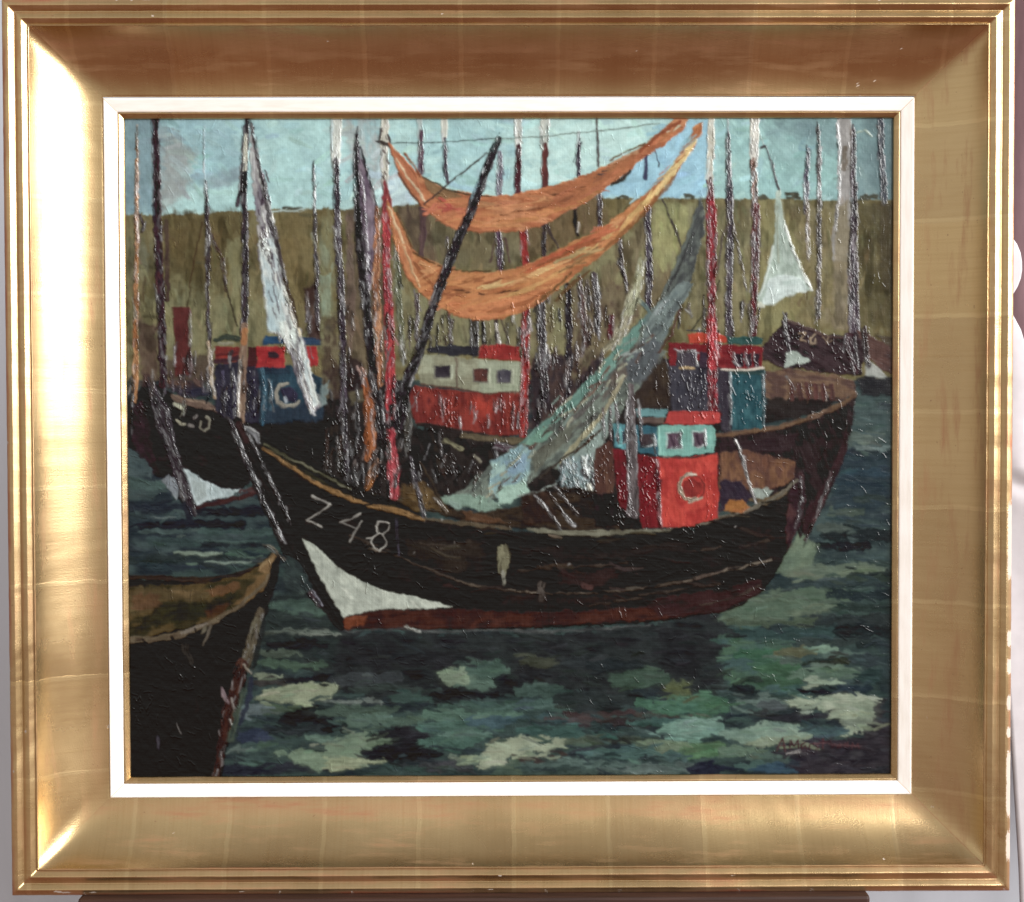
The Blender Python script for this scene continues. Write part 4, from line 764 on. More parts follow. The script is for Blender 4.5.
B(fS, [(356, 134), (355, 165), (356.5, 200), (359, 240), (363, 280), (367, 320), (372, 365), (378, 400), (381, 440)], [3.5, 4.5, 6, 8, 10, 9, 10, 9, 8], [(40, 34, 38), (48, 40, 44), (34, 28, 32)], 0, .7, .9, gl=.9)
B(fS, [(361, 175), (364, 210), (366, 250), (368, 290)], [1.5, 3, 3, 2], [(168, 152, 166), (112, 96, 110)], .3, 1., gl=1.4)
cO = part('orange_cloth', None)
B(cO, [(376, 206), (376.5, 240), (376, 280), (377, 320), (379, 360), (380, 384)], [3, 6, 8, 7, 6, 5], [(176, 116, 78), (156, 100, 70), (194, 140, 100), (120, 84, 66)], .06, .8, 1, gl=.8)
B(cO, [(362, 370), (366, 390), (369, 412), (370, 440), (368, 458)], [4, 7, 10, 11, 9], [(166, 98, 54), (150, 84, 46), (182, 114, 70)], .06, .8, 1., gl=.6); B(cO, [(377, 462), (372, 474), (366, 488)], [6, 10, 5], [(166, 108, 58), (134, 84, 46)], .08, .8, 1., gl=.6)
m_ = part('mast', bZ, 'red with a cream top')
B(m_, [(384.5, 117), (384, 140), (384, 165), (385, 190)], [8, 8, 7, 6], [(218, 212, 192), (204, 200, 184), (228, 224, 208)], .05, .9, .8, gl=.4)
for y, x in ((128, 380), (150, 383), (160, 387), (172, 384), (176, 382), (183, 385)): B(m_, [(x, y), (x + 1.5, y + 2.5)], 2.2, [(96, 80, 76)], .1, .6)
B(m_, [(385, 182), (386, 200), (386, 218)], [4, 11, 9], [(150, 62, 66), (128, 54, 60), (164, 80, 74)], .05, .8, 1)
B(m_, [(386, 214), (385.5, 250), (387, 290), (389, 330), (390, 375), (390, 418)], [9, 8, 8, 9.5, 10, 9], [(166, 52, 62), (186, 64, 68), (146, 46, 58), (196, 80, 78)], .02, .7, .8, gl=.7)
B(m_, [(390.5, 426), (391, 445), (393, 470), (393, 490), (392, 506)], [8, 9, 11, 11, 9], [(178, 70, 80), (164, 56, 66), (190, 84, 90), (142, 52, 58)], .02, .7, .8, gl=.5)
B(m_, [(380, 427), (391, 424), (402, 422)], 7, [(40, 36, 38)], .1, .5, 1)
B(part('stay'), [(376, 140.5), (383, 143), (391, 146)], [2.5, 4, 3], [(66, 56, 52)], .05, .7); B(part('stay'), [(381, 128), (379, 140)], 2, [(84, 76, 74)], .1, .6); B(part('stay'), [(388, 134), (390, 146)], 2.6, [(74, 64, 62)], .15, .7)
B(hill, [(396, 240), (397, 280), (400, 320), (402, 360)], [3, 6, 5, 4], [(142, 152, 124), (124, 128, 96), (160, 166, 140)], .15, .8, 1, gl=.8); B(hill, [(394, 236), (398, 262), (401, 286)], 1.6, [(76, 78, 64)], .1, .6, gl=.5)
m_ = mast('purple, crossing behind the upper net')
B(m_, [(419.5, 118), (420, 137)], 6, [(200, 208, 200), (170, 190, 190)], .25, .9); B(m_, [(421, 130), (420.5, 155), (420, 172)], [4, 5.5, 6], [(104, 76, 92), (86, 60, 76), (120, 92, 100)], .06, .9, gl=.5)
B(m_, [(421.5, 208), (422.5, 230), (421, 256)], [7, 7, 6], [(78, 58, 62), (94, 72, 70)], .15, .7, 1); B(m_, [(417, 294), (417, 318), (416, 340)], 4, [(78, 60, 62), (120, 108, 108)], .15, .9, gl=1.)
m_ = mast('thin with a cream top')
B(m_, [(444, 117), (444.5, 138)], [7, 5], [(222, 222, 208)], .1, .9); B(m_, [(444.5, 138), (445, 160), (447, 182)], [3.6, 4, 3.6], [(72, 62, 72), (104, 96, 104)], .1, .9, gl=.6)
B(m_, [(447, 236), (447, 256)], 2, [(96, 84, 86)], .2, .8, gl=.7); B(m_, [(449, 311), (449, 330), (449, 348)], [3, 3, 2], [(88, 66, 62)], .1, .7, gl=.5)
m_ = mast('purple with white glints')
B(m_, [(500, 152), (499.5, 175), (499, 194)], [4, 6, 6], [(150, 150, 160), (112, 104, 118), (176, 184, 186)], .2, .9, gl=.8); B(m_, [(498, 232), (500, 252), (500, 270)], [6, 7, 6], [(108, 86, 104), (84, 64, 82)], .1, .9, gl=1.5)
B(m_, [(496, 318), (496, 340)], [4, 3], [(62, 48, 50)], .1, .7); B(m_, [(496.5, 324), (498, 340), (499, 352)], [2, 3, 1.5], [(208, 200, 190)], .2, 1., gl=.7)
B(part('stay'), [(494, 240), (490, 262)], 2, [(88, 70, 64)], .15, .5); B(part('stay'), [(505, 238), (509, 262)], 2.2, [(88, 66, 62)], .15, .5); B(part('stay'), [(500, 316), (508, 340)], 1.6, [(80, 70, 62)], .15, .5)
m_ = mast('cream top over a red foot')
B(m_, [(518, 117), (518, 140), (518.5, 158)], [7, 7, 5], [(216, 216, 204), (200, 204, 196)], .12, .9, gl=.5); B(m_, [(518.5, 146), (518, 170), (517.5, 192)], [5, 7, 7], [(92, 48, 54), (78, 40, 48)], .08, .8, gl=.5)
B(m_, [(523, 228), (524, 248), (525.5, 266)], [8, 8.5, 8], [(156, 52, 48), (136, 44, 46)], .05, .8, 1, gl=.5)
B(m_, [(526, 306), (525, 340), (524.5, 380), (523.5, 410), (523, 436)], [7, 9, 9, 9, 7], [(168, 48, 44), (146, 40, 44), (184, 62, 54)], .03, .8, .8, gl=1.3)
m_ = mast('cream top over red brown')
B(m_, [(544.5, 117), (545, 148)], [10, 8], [(206, 208, 196), (190, 198, 190)], .12, .9, 1, gl=.4); B(m_, [(545.5, 144), (545, 166), (544.5, 186)], [4.5, 8, 6], [(108, 58, 52), (92, 50, 50)], .06, .8, 1)
B(m_, [(544, 224), (544, 256)], [5, 4], [(64, 54, 58)], .1, .8, gl=.5); B(part('stay'), [(546, 224), (552, 236), (559, 247)], [4, 3, 2], [(74, 62, 58)], .12, .6)
B(m_, [(541, 302), (541, 330), (543, 360), (545, 400)], [7, 9, 8, 7], [(70, 62, 66), (96, 88, 92), (54, 46, 52)], .15, .9, 1, gl=2.)
m_ = mast('short and purple')
B(m_, [(579, 131), (578.5, 152), (578.5, 174)], [2, 4.6, 4], [(92, 82, 98), (74, 64, 80)], .1, .8, gl=.6); B(m_, [(575.5, 206), (575, 222), (577.5, 234)], [3.6, 4.4, 3], [(40, 34, 38)], .05, .7); B(m_, [(579, 222), (578, 232)], 1.6, [(210, 204, 196)], .15, .9)  # last stroke: a white glint put in as pale colour
B(m_, [(568, 285), (569, 320), (569, 350), (568, 396)], [6, 7, 7, 5], [(44, 38, 44), (54, 46, 52)], .04, .7, 1, gl=.6)
m_ = mast('thin and dark')
B(m_, [(597, 117), (598, 140), (598.5, 165)], [1.6, 2.6, 3.2], [(76, 66, 66), (96, 88, 84)], .05, .6); B(m_, [(599.5, 196), (600, 212), (599.5, 228)], [4, 5, 3], [(72, 58, 68)], .1, .8, gl=1.)
B(m_, [(594, 274), (597, 300), (598, 335)], [6, 5.5, 4], [(72, 60, 66), (92, 80, 84)], .1, .9, 1, gl=1.7); B(m_, [(579, 278), (583, 310), (586, 345)], [4, 6, 6], [(84, 62, 62), (104, 80, 76)], .15, .9, 1, gl=1.4)
m_ = mast('blue purple, between the nets')
B(m_, [(646.5, 155), (646, 178)], [3.4, 4], [(66, 66, 92)], .1, .7); B(m_, [(647.5, 205), (648.5, 240), (649.5, 270), (648, 306)], [6, 6.5, 7, 6], [(76, 64, 80), (60, 50, 64), (98, 86, 100)], .06, .9, .8, gl=1.1)
B(part('stay'), [(620, 240), (622, 262), (627, 290)], [2.4, 3, 2], [(84, 74, 82), (120, 112, 116)], .2, .9, gl=1.2); B(part('stay'), [(619, 262), (626, 280)], 3, [(78, 64, 66)], .2, .7, gl=.8)
B(part('stay'), [(653, 145), (657, 156), (660, 166)], 1.4, [(70, 72, 82)], .05, .3); B(part('stay'), [(663, 199), (669, 214), (676, 230), (682, 248)], [1.5, 2.2, 2.4, 1.6], [(70, 62, 60)], .12, .5); B(part('stay'), [(720, 280), (714, 300), (692, 330)], 1.4, [(52, 50, 44)], .1, .4)
for x, y0, y1, w_ in ((611, 316, 338, 6), (474, 318, 352, 9)): B(mast('stub above the wheelhouse roof') if x == 474 else mast('short dark red stub'), [(x, y0), (x + .5, y1)], w_, [(96, 40, 48), (80, 36, 44)] if x == 611 else [(62, 58, 52), (78, 72, 60)], .08, .8, 1, gl=1.)
for k in range(34):
    x = R.uniform(532, 606); y = R.uniform(345, 415); B(None, [(x, y), (x + R.normal(0, 1), y + R.uniform(10, 24))], R.uniform(1.5, 3.5), [[(120, 108, 106), (44, 38, 44), (92, 70, 66), (70, 58, 62)][k % 4]], .35, .9, .8, gl=.9)
specks([(534, 300), (604, 290), (606, 380), (560, 430), (534, 430)], 170, 87, 14, (.5, 1.6), 4)
for k in range(150):
    z = [(345, 415, 300, 400), (534, 606, 280, 400), (610, 700, 300, 400), (430, 530, 300, 346), (700, 765, 300, 345), (128, 262, 345, 410), (322, 410, 380, 470), (410, 500, 425, 490)][k % 8]
    x, y = R.uniform(z[0], z[1]), R.uniform(z[2], z[3]); l = R.uniform(8, 26)
    B(None, [(x, y), (x + R.normal(0, 1), y + l / 2), (x + R.normal(0, 1.2), y + l)], R.uniform(1, 3.2), [[(40, 34, 38), (58, 48, 50), (48, 39, 41), (74, 60, 55), (96, 86, 82)][R.integers(5)]], .42, .7, .9, soft=.8, gl=.7)
# ---- the pale net hanging on the right
m_ = mast('thick and pale at the top, purple below')
P(m_, [(838, 117), (853, 117), (853, 160), (851, 205), (858, 240), (852, 262), (834, 262), (832, 240), (838, 205), (841, 160)], [(162, 160, 156), (150, 146, 142), (172, 168, 164), (148, 132, 116)], 87, 18, 3, 1., .8, .6)
P(m_, [(836, 205), (850, 200), (852, 330), (834, 330)], [(148, 134, 108), (138, 126, 98), (156, 142, 118)], 87, 20, 3, 1.5, 1.5, .4, .85, own=2)
B(m_, [(845, 148), (845.5, 168)], 6, [(118, 108, 96)], .25, .6, 1); B(m_, [(838.5, 120), (840, 160), (840, 190), (836, 230)], 1.6, [(196, 192, 190)], .3, 1., gl=.8)
B(m_, [(854, 128), (854, 170), (855, 205), (854, 250), (854, 290), (855, 330)], [3, 5, 6, 9, 10, 11], [(104, 90, 98), (84, 72, 82), (128, 114, 118)], .08, 1., 1, gl=1.6)
m_ = mast('dark grey, near the right edge')
B(m_, [(881, 117), (882, 150), (884, 180), (885, 204)], [6, 6, 7, 6], [(74, 78, 90), (90, 94, 100), (62, 64, 76)], .1, .8, 1, gl=.8); P(m_, [(880, 203), (892, 203), (891, 290), (881, 290)], [(84, 74, 54), (76, 66, 50)], 88, 16, 3, 1.5, 2, .4, .8)
B(sky, [(858, 132), (866, 130), (873, 136)], 2, [(160, 176, 160)], .35, .9); 
m_ = mast('purple with a pale lower half')
B(m_, [(809, 148), (807, 180), (806.5, 212)], [2.5, 5, 5], [(94, 78, 98), (76, 62, 82), (150, 160, 164)], .1, .9, gl=1.); B(m_, [(808, 200), (808.5, 230), (809, 258)], [3, 4, 3], [(160, 150, 132), (140, 124, 110)], .3, .9, gl=.9)
m_ = mast('thin brown grey')
B(m_, [(818.5, 126), (820, 160), (819.5, 210), (819.5, 260), (819, 318)], [1.6, 3, 3.6, 4, 4], [(96, 84, 84), (120, 110, 108), (80, 66, 64)], .1, .9, gl=1.5)
m_ = mast('dark with a pale crusted top')
B(m_, [(728, 118), (728.5, 140)], 2, [(150, 160, 160)], .3, .8); B(m_, [(728.5, 132), (729, 165), (730, 200), (730.5, 240), (729, 286), (729, 334)], [3, 4.5, 7, 7, 7, 6], [(86, 76, 84), (72, 62, 72), (104, 94, 98)], .07, 1., .9, gl=1.1)
B(part('stay'), [(730, 222), (723, 236), (720, 256), (718, 274)], [3, 2.4, 2, 1.4], [(92, 80, 74)], .15, .6); B(part('stay'), [(734, 225), (738, 245), (743, 268), (746, 286)], [3, 2, 2, 1.4], [(104, 92, 82)], .25, .7, gl=.5)
m_ = mast('cream at the top, crusted red below')
B(m_, [(755, 117), (755, 140), (754.5, 162)], [9, 9, 7], [(222, 214, 200), (206, 202, 190), (230, 226, 214)], .06, 1., .8, gl=.7); B(m_, [(754, 160), (755, 185), (755.5, 208)], [6, 7, 5], [(164, 128, 106), (140, 100, 84), (176, 160, 146)], .15, 1., 1, gl=1.6)
B(m_, [(757, 206), (756, 240), (755, 280), (754.5, 312), (754, 334)], [8, 8, 7, 6, 6], [(110, 50, 52), (94, 44, 50), (130, 84, 84)], .07, 1., .9, gl=1.5)
B(part('stay'), [(760, 130), (764, 145)], 1.2, [(170, 186, 180)], .2, .6); B(part('stay'), [(762, 147), (765, 145.5)], 4, [(76, 70, 72)], .1, .8); B(part('stay'), [(767, 146), (771, 160), (775, 174), (779, 188), (780, 196)], [1.6, 2.4, 2.6, 3.4, 3], [(96, 96, 96), (76, 74, 76)], .12, .8)
nR = part('hanging_net', None, 'small and pale with a scalloped foot')
P(nR, [(777, 190), (781, 190), (783, 212), (788, 232), (796, 255), (806, 276), (813, 291), (806, 290), (796, 293), (785, 297), (774, 304), (760, 306), (758, 300), (766, 278), (773, 250), (776, 220)], [(176, 192, 178), (190, 204, 192), (162, 178, 164), (204, 214, 202)], 82, 16, 3, .8, .7, .5)
P(nR, [(768, 280), (778, 274), (800, 276), (811, 290), (796, 292), (776, 303), (762, 305)], [(196, 210, 206), (210, 222, 216), (182, 198, 190)], -10, 14, 3, 1.2, 1, .6, .9)
B(nR, [(786, 226), (794, 250), (804, 272), (812, 289)], 2, [(216, 224, 212)], .2, .9, gl=.5); B(nR, [(774, 246), (768, 272), (761, 296)], 2, [(206, 216, 206)], .25, .8)
B(nR, [(778, 206), (778, 235), (779, 262)], 2, [(150, 158, 140)], .3, .5)
for k in range(12): B(hill, [(760 + R.normal(0, 1.5), 302 + k * 0.4), (764, 306)], 1.5, [(190, 196, 180)], .4, .7)

# ---- far boats at the upper right
P(bE, [(858, 330), (866, 332), (880, 340), (900, 346), (900, 378), (880, 368), (870, 360), (862, 352)], [(84, 62, 58), (98, 72, 66), (70, 52, 52)], 25, 16, 2.4, 1, .8, .5); P(bE, [(876, 336), (900, 336), (900, 350), (886, 344)], [(84, 74, 60), (96, 82, 64)], 10, 12, 3, 1, 1, .4)
bEp = part('bow_patch', bE, 'pale grey'); P(bEp, [(866, 358), (872, 362), (882, 370), (890, 378), (876, 378), (866, 376)], [(156, 158, 150), (172, 174, 166), (136, 140, 134)], 20, 10, 2.4, .8, .7, .5)
P(bF, [(762, 348), (772, 336), (786, 319), (796, 324), (812, 328), (826, 334), (846, 336), (858, 330), (866, 350), (862, 376), (840, 374), (816, 372), (800, 368), (790, 370), (775, 366), (764, 360)], [(56, 43, 47), (46, 35, 39), (68, 53, 56), (38, 31, 34)], 30, 16, 2.6, 1.2, .7, .6)
B(bF, [(788, 320), (806, 327), (828, 336), (848, 338)], [2, 3, 3, 2], [(104, 84, 78), (84, 66, 64)], .2, .7); B(bF, [(784, 322), (787, 334), (790, 352)], 3, [(96, 84, 92), (60, 50, 56)], .3, .9, gl=1.4); B(bF, [(786, 313), (786, 326)], 3, [(54, 44, 52)], .15, .7, gl=.6)
B(bF, [(851, 338), (853, 352), (857, 372)], [12, 10, 5], [(78, 54, 58), (60, 44, 50)], .1, .8, 1, gl=1.2); B(bF, [(865, 328), (866, 348), (869, 366)], [5, 5, 3], [(74, 60, 60)], .15, .9, 1, gl=1.5)
bFp = part('bow_patch', bF, 'white'); P(bFp, [(787, 352), (794, 350), (802, 354), (811, 361), (802, 364), (792, 364), (786, 368)], [(160, 172, 160), (176, 186, 174)], 30, 10, 2.4, 1, .7, .6)
bFn = part('hull_number', bF)
B(bFn, [(800, 333), (806, 333), (801, 340), (807, 341)], 1.6, [(150, 128, 104)], .2, .7); B(bFn, [(816, 334), (811, 338), (811, 343), (815, 343), (816, 339)], 1.6, [(156, 136, 112)], .2, .7); B(bFn, [(824, 337), (827, 341)], 1.5, [(130, 110, 92)], .3, .6); B(bFn, [(829, 337), (828, 343), (833, 340)], 1.4, [(130, 110, 92)], .3, .6)
specks([(764, 350), (786, 322), (850, 336), (862, 374), (790, 368)], 70, 70, 35, (.5, 1.3))
P(water, [(858, 376), (900, 378), (900, 396), (862, 396)], [(46, 44, 50), (56, 54, 58)], 4, 14, 3, 1.5, 1.2, .4)
# ---- boat behind, right
P(bR, [(700, 440), (720, 432), (764, 430), (790, 424), (830, 410), (850, 396), (858, 384), (858, 396), (850, 440), (838, 476), (824, 506), (800, 540), (790, 500), (720, 500)], [(46, 36, 38), (54, 42, 43), (38, 31, 34), (60, 46, 46)], 70, 16, 2.6, 1.2, .8, .5)
P(bR, [(764, 372), (790, 368), (820, 372), (857, 380), (856, 394), (842, 402), (800, 402), (764, 400)], [(106, 82, 68), (90, 68, 62), (120, 94, 74), (78, 58, 56)], 10, 16, 3, 1.5, 1, .5); P(bR, [(764, 398), (840, 398), (828, 410), (790, 420), (764, 424)], [(44, 38, 38), (52, 46, 44)], 3, 14, 3, 1.5, 1, .4)
for x, y in ((790, 382), (808, 386), (824, 388)): B(bR, [(x, y), (x + 3, y + 12)], 2, [(176, 158, 144), (60, 48, 50)], .25, .9, gl=.8)
for x in range(792, 840, 8): B(bR, [(x, 385), (x + 1, 398)], 5, [(96, 62, 58), (74, 54, 52)], .25, .6, 1)
bRg = part('gunwale', bR); B(bRg, [(716, 436), (745, 432), (780, 427), (810, 418), (836, 408), (856, 396)], [4, 5, 5, 4.5, 4.5, 4], [(116, 90, 66), (98, 74, 60), (130, 104, 84)], .12, .7, .9)
P(bR, [(718, 444), (770, 438), (800, 432), (790, 452), (720, 454)], [(50, 38, 42), (60, 46, 48)], -6, 16, 3, 1.2, 1, .4)
P(bR, [(832, 470), (850, 424), (848, 450), (836, 480), (824, 508), (806, 536), (802, 520)], [(62, 42, 44), (50, 36, 40)], -65, 14, 2.4, 1, .8, .6); B(bR, [(832, 474), (824, 500), (806, 540)], 2.5, [(104, 80, 80), (80, 54, 56)], .35, .9, gl=1.)
bRw = part('wheelhouse', bR, 'red band over teal')
P(bRw, [(668, 364), (722, 366), (724, 412), (700, 414), (672, 412)], [(56, 56, 66), (70, 68, 76), (44, 42, 50)], 86, 14, 2.6, 1, .8, .6)
P(bRw, [(720, 368), (732, 368), (732, 432), (722, 430)], [(50, 44, 54), (66, 60, 68)], 88, 14, 2.6, .8, .7, .6); P(bRw, [(730, 370), (765, 370), (766, 400), (764, 428), (732, 430)], [(52, 92, 98), (44, 78, 86), (64, 106, 112)], 88, 14, 3, .9, .6, .5)
B(bRw, [(732, 372), (764, 372)], 5, [(52, 74, 72), (40, 60, 62)], .1, .5); P(bRw, [(669, 343), (700, 343), (763, 346), (763, 369), (722, 370), (678, 352), (676, 366), (669, 366)], [(132, 40, 44), (116, 36, 42), (150, 50, 50)], 4, 14, 3, .8, .6, .6)
P(bRw, [(688, 333), (716, 333), (728, 336), (728, 342), (690, 343)], [(192, 72, 46), (176, 60, 46)], 3, 12, 3, .7, .5, .5); P(bRw, [(726, 336), (764, 337), (763, 344), (728, 344)], [(56, 94, 88), (48, 78, 76)], 3, 12, 3, .7, .5, .5); B(bRw, [(688, 330), (705, 331)], 1.6, [(64, 66, 74)], .1)
P(bRw, [(677, 351), (697, 351), (697, 366), (678, 366)], [(60, 52, 62), (80, 74, 80)], 88, 8, 2, .6, .5, .4); B(bRw, [(677, 351), (696, 351), (697, 365)], 1.6, [(164, 164, 166)], .2, .8, gl=.6); B(bRw, [(680, 367.5), (694, 368)], 2.6, [(176, 150, 108)], .1, .6); P(bRw, [(700, 352), (710, 352), (710, 368), (700, 368)], [(64, 50, 62)], 88, 8, 2, .8, .6, .5)
for x, w_ in ((739, 9), (749, 6), (757, 6)): P(bRw, [(x - w_ / 2, 353), (x + w_ / 2, 353), (x + w_ / 2, 367), (x - w_ / 2, 366)], [(70, 46, 56), (46, 34, 44), (92, 66, 74)], 88, 8, 2, .9, .5, .6); B(bRw, [(x - w_ / 2, 352), (x - w_ / 2 + .5, 360), (x, 367)], 1., [(160, 146, 148)], .35, .9, gl=.7)  # thin upright glints painted pale beside the dark panes
B(bRw, [(722, 369.5), (745, 369.5), (764, 368)], 2, [(206, 196, 180)], .15, .8); specks([(670, 368), (764, 370), (764, 426), (724, 428), (674, 410)], 130, 85, 18, (.5, 1.4), 3.4)
for x in (731, 764): B(bRw, [(x, 372), (x + .5, 425)], 1.8, [(130, 150, 154)], .45, .9, gl=1.)
P(bM, [(636, 365), (668, 360), (670, 408), (632, 410), (630, 385)], [(68, 56, 46), (56, 46, 42), (82, 70, 58)], 84, 14, 3, 2, 1.5, .5)
m_ = mast('tall and red with a cream top')
B(m_, [(712, 117), (711, 150), (710.5, 188)], [6, 7.5, 6], [(214, 208, 188), (200, 196, 180), (222, 220, 208)], .05, .9, .8, gl=.3); B(m_, [(710.5, 182), (711, 200), (712, 222), (712, 260), (712, 300), (713, 335), (713, 370), (713, 412)], [4, 8, 11, 10, 7.5, 9.5, 9, 8], [(134, 44, 52), (152, 50, 58), (116, 40, 48), (168, 62, 70)], .03, .8, .8, gl=1.)
B(m_, [(711, 322), (713, 345), (713, 366)], [8, 10, 9], [(176, 46, 56), (190, 66, 72)], .1, .8, .8, gl=.8)

# ---- middle boat wheelhouse and deck
bMw = part('wheelhouse', bM, 'cream band over red')
P(bMw, [(409, 392), (414, 385), (440, 389), (470, 392), (520, 391), (522, 434), (500, 436), (460, 430), (415, 424), (411, 410)], [(126, 52, 46), (112, 45, 42), (142, 58, 49), (98, 41, 42)], 84, 16, 3, .8, .6, .5)
P(bMw, [(470, 400), (492, 400), (490, 420), (472, 420)], [(176, 62, 46), (154, 56, 46)], 30, 10, 3, 3, 4, .4, .8)
P(bMw, [(422, 354), (446, 355), (462, 358), (490, 360), (520, 361), (520, 390), (490, 394), (456, 388), (420, 384), (417, 372)], [(148, 148, 122), (138, 136, 112), (160, 162, 136), (150, 156, 130)], 4, 16, 3.4, .8, .6, .45)
P(bMw, [(478, 360), (520, 362), (520, 392), (480, 392)], [(150, 160, 134), (164, 170, 146)], 4, 14, 3, .8, 1, .45, .8)
B(bMw, [(456, 358), (456.5, 386)], 2.4, [(110, 96, 82)], .2, .4); B(bMw, [(420, 384), (456, 388), (490, 394), (520, 391)], 1.6, [(96, 60, 52)], .2, .4)
P(bMw, [(426, 348), (446, 344), (478, 346), (478, 356), (452, 355), (428, 352)], [(60, 60, 66), (50, 48, 54), (74, 74, 76)], 3, 14, 3, 1, .8, .5); P(bMw, [(480, 346), (500, 344), (520, 347), (520, 361), (478, 358)], [(154, 50, 46), (138, 44, 43), (168, 60, 53)], 4, 14, 3, .8, .6, .5)
for (a, b, c_, d, cc) in ((434, 366, 450, 378, [(50, 44, 52), (66, 60, 66)]), (473, 369, 488, 382, [(58, 44, 48), (96, 58, 52), (70, 62, 72)]), (497, 370, 511, 383, [(66, 62, 72), (104, 100, 106)])):
    P(bMw, [(a, b), (c_, b - .6), (c_, d), (a + .5, d - .6)], cc, 86, 8, 2.4, .6, .4, .4); B(bMw, [(a, b), (a, d), (c_, d)], 1.3, [(112, 108, 100)], .25, .5); B(bMw, [(c_ + 1.5, b), (c_ + 1.5, d)], 2.2, [(176, 180, 156)], .15, .6)
for k in range(16): x = R.uniform(416, 518); y = R.uniform(395, 415); B(bMw, [(x, y), (x + R.normal(0, .8), y + R.uniform(8, 18))], 1.1, [(160, 92, 88), (112, 42, 46)], .45, .9, gl=1.)  # glint streaks on the red, painted in as paler strokes
specks([(440, 398), (462, 398), (466, 428), (445, 426)], 34, 87, 8, (.6, 1.4), 4); specks([(500, 400), (520, 400), (520, 432), (502, 430)], 26, 87, 8, (.6, 1.4), 4); specks([(412, 386), (440, 390), (440, 424), (416, 422)], 24, 80, 20, (.5, 1.2), 3)
B(bM, [(418, 424), (450, 430), (490, 438), (524, 440)], [4, 5, 6, 4], [(60, 50, 46), (48, 42, 42)], .1, .5, 1); B(bM, [(462, 436), (490, 439), (524, 441)], [5, 6, 6], [(108, 96, 74), (88, 78, 62)], .15, .5, 1.2)
B(bM, [(446, 440), (455, 446), (462, 450)], 4, [(96, 92, 70), (136, 132, 104)], .25, .7, 1); B(bM, [(474, 456), (480, 462)], 3, [(130, 124, 108)], .3, .7); B(bM, [(498, 446), (512, 450)], 7, [(84, 66, 74)], .3, .6, 1.4, gl=.8); B(bM, [(404, 398), (408, 420), (406, 450)], [8, 8, 5], [(86, 84, 74), (66, 62, 58)], .2, .7, 1, gl=.8)
for k in range(46):
    x = R.uniform(322, 404); y = R.uniform(400, 482); y = min(y, 470 + (x - 320) * .2); B(None, [(x, y), (x + R.normal(0, 1.5), y + R.uniform(8, 20))], R.uniform(1.2, 3), [[(58, 50, 52), (32, 28, 30), (80, 68, 62), (48, 44, 38)][k % 4]], .4, 1., .8, gl=.8)
for q, n in (([(322, 420), (400, 410), (400, 500), (360, 495), (322, 480)], 110), ([(404, 425), (520, 440), (480, 480), (410, 500)], 70)): specks(q, n, 80, 30, (.5, 1.5), 3)

# ---- orange nets
n1 = part('orange_net', None, 'upper of the two swags')
P(n1, [(388, 141), (394, 147), (402, 156), (412, 168), (424, 177), (440, 185), (458, 190), (476, 194), (496, 195), (520, 193), (545, 186), (570, 179), (592, 172), (606, 164), (624, 156), (640, 149), (652, 137), (664, 128), (676, 117), (690, 117), (684, 128), (668, 141), (652, 152), (640, 160), (628, 172), (615, 181), (600, 192), (584, 203), (566, 212), (545, 224), (522, 230), (500, 232), (472, 232), (455, 229), (440, 222), (425, 209), (412, 196), (402, 180), (394, 164)], [(186, 112, 80), (202, 126, 90), (170, 98, 70), (210, 140, 104), (188, 108, 76)], 8, 26, 3.2, .9, .7, .8)
P(n1, [(388, 142), (404, 158), (416, 172), (424, 200), (420, 202), (408, 186), (396, 166)], [(202, 128, 96), (184, 108, 80), (214, 146, 116)], 55, 18, 2.4, .8, .8, .8, .9)
P(n1, [(422, 176), (440, 186), (456, 191), (462, 196), (440, 200), (428, 192)], [(150, 120, 92), (134, 104, 78), (164, 140, 112)], 25, 14, 2.6, 1, 1, .6, .9)
P(n1, [(540, 190), (580, 178), (620, 160), (640, 150), (634, 164), (600, 186), (560, 206), (530, 212)], [(156, 92, 64), (172, 104, 74), (140, 84, 60)], -24, 24, 2.6, 1.2, 1.2, .8, .8)
for pts, w_, c in (([(424, 214), (436, 204), (450, 206), (470, 212)], 4, (206, 118, 96)), ([(440, 198), (450, 206), (444, 212)], 4, (196, 92, 84)), ([(470, 202), (500, 206), (530, 202), (560, 193)], 3, (214, 148, 108)), ([(478, 224), (505, 222), (530, 219), (560, 208)], 5, (206, 136, 92)), ([(500, 214), (540, 208), (580, 194)], 2, (124, 72, 52)), ([(548, 196), (570, 190), (590, 184)], 2.4, (112, 70, 54)), ([(596, 176), (608, 170)], 5, (90, 72, 76)), ([(612, 164), (630, 154), (645, 146)], 3, (208, 150, 120)), ([(556, 210), (580, 202), (600, 190)], 4, (190, 124, 80)), ([(640, 150), (660, 134), (680, 120)], 4, (158, 84, 60)), ([(668, 132), (680, 126)], 2, (226, 214, 196)), ([(455, 218), (490, 224), (520, 225)], 3, (214, 144, 100)), ([(396, 158), (410, 180), (424, 200)], 2, (232, 200, 176)), ([(404, 152), (414, 166), (420, 176)], 2, (150, 88, 66))):
    B(n1, pts, w_, [c, tuple(int(v * .88) for v in c)], .15, .9, .9)
B(n1, [(422, 176), (445, 188), (462, 193), (490, 196)], 1.8, [(72, 60, 50)], .1, .5); B(n1, [(610, 160), (628, 150), (645, 143)], 1.8, [(110, 72, 54)], .15, .5); B(n1, [(612, 184), (622, 178), (630, 170)], [3, 5, 3], [(60, 52, 52)], .1, .5, 1); B(n1, [(398, 172), (410, 192), (420, 204)], 2, [(118, 70, 56)], .2, .6)
work([(424, 200), (470, 200), (560, 190), (620, 165), (620, 178), (560, 208), (500, 228), (450, 224)], 110, -4, 18, 2.4, 9, .06, .03, .5, .15, 2, mn=.15)
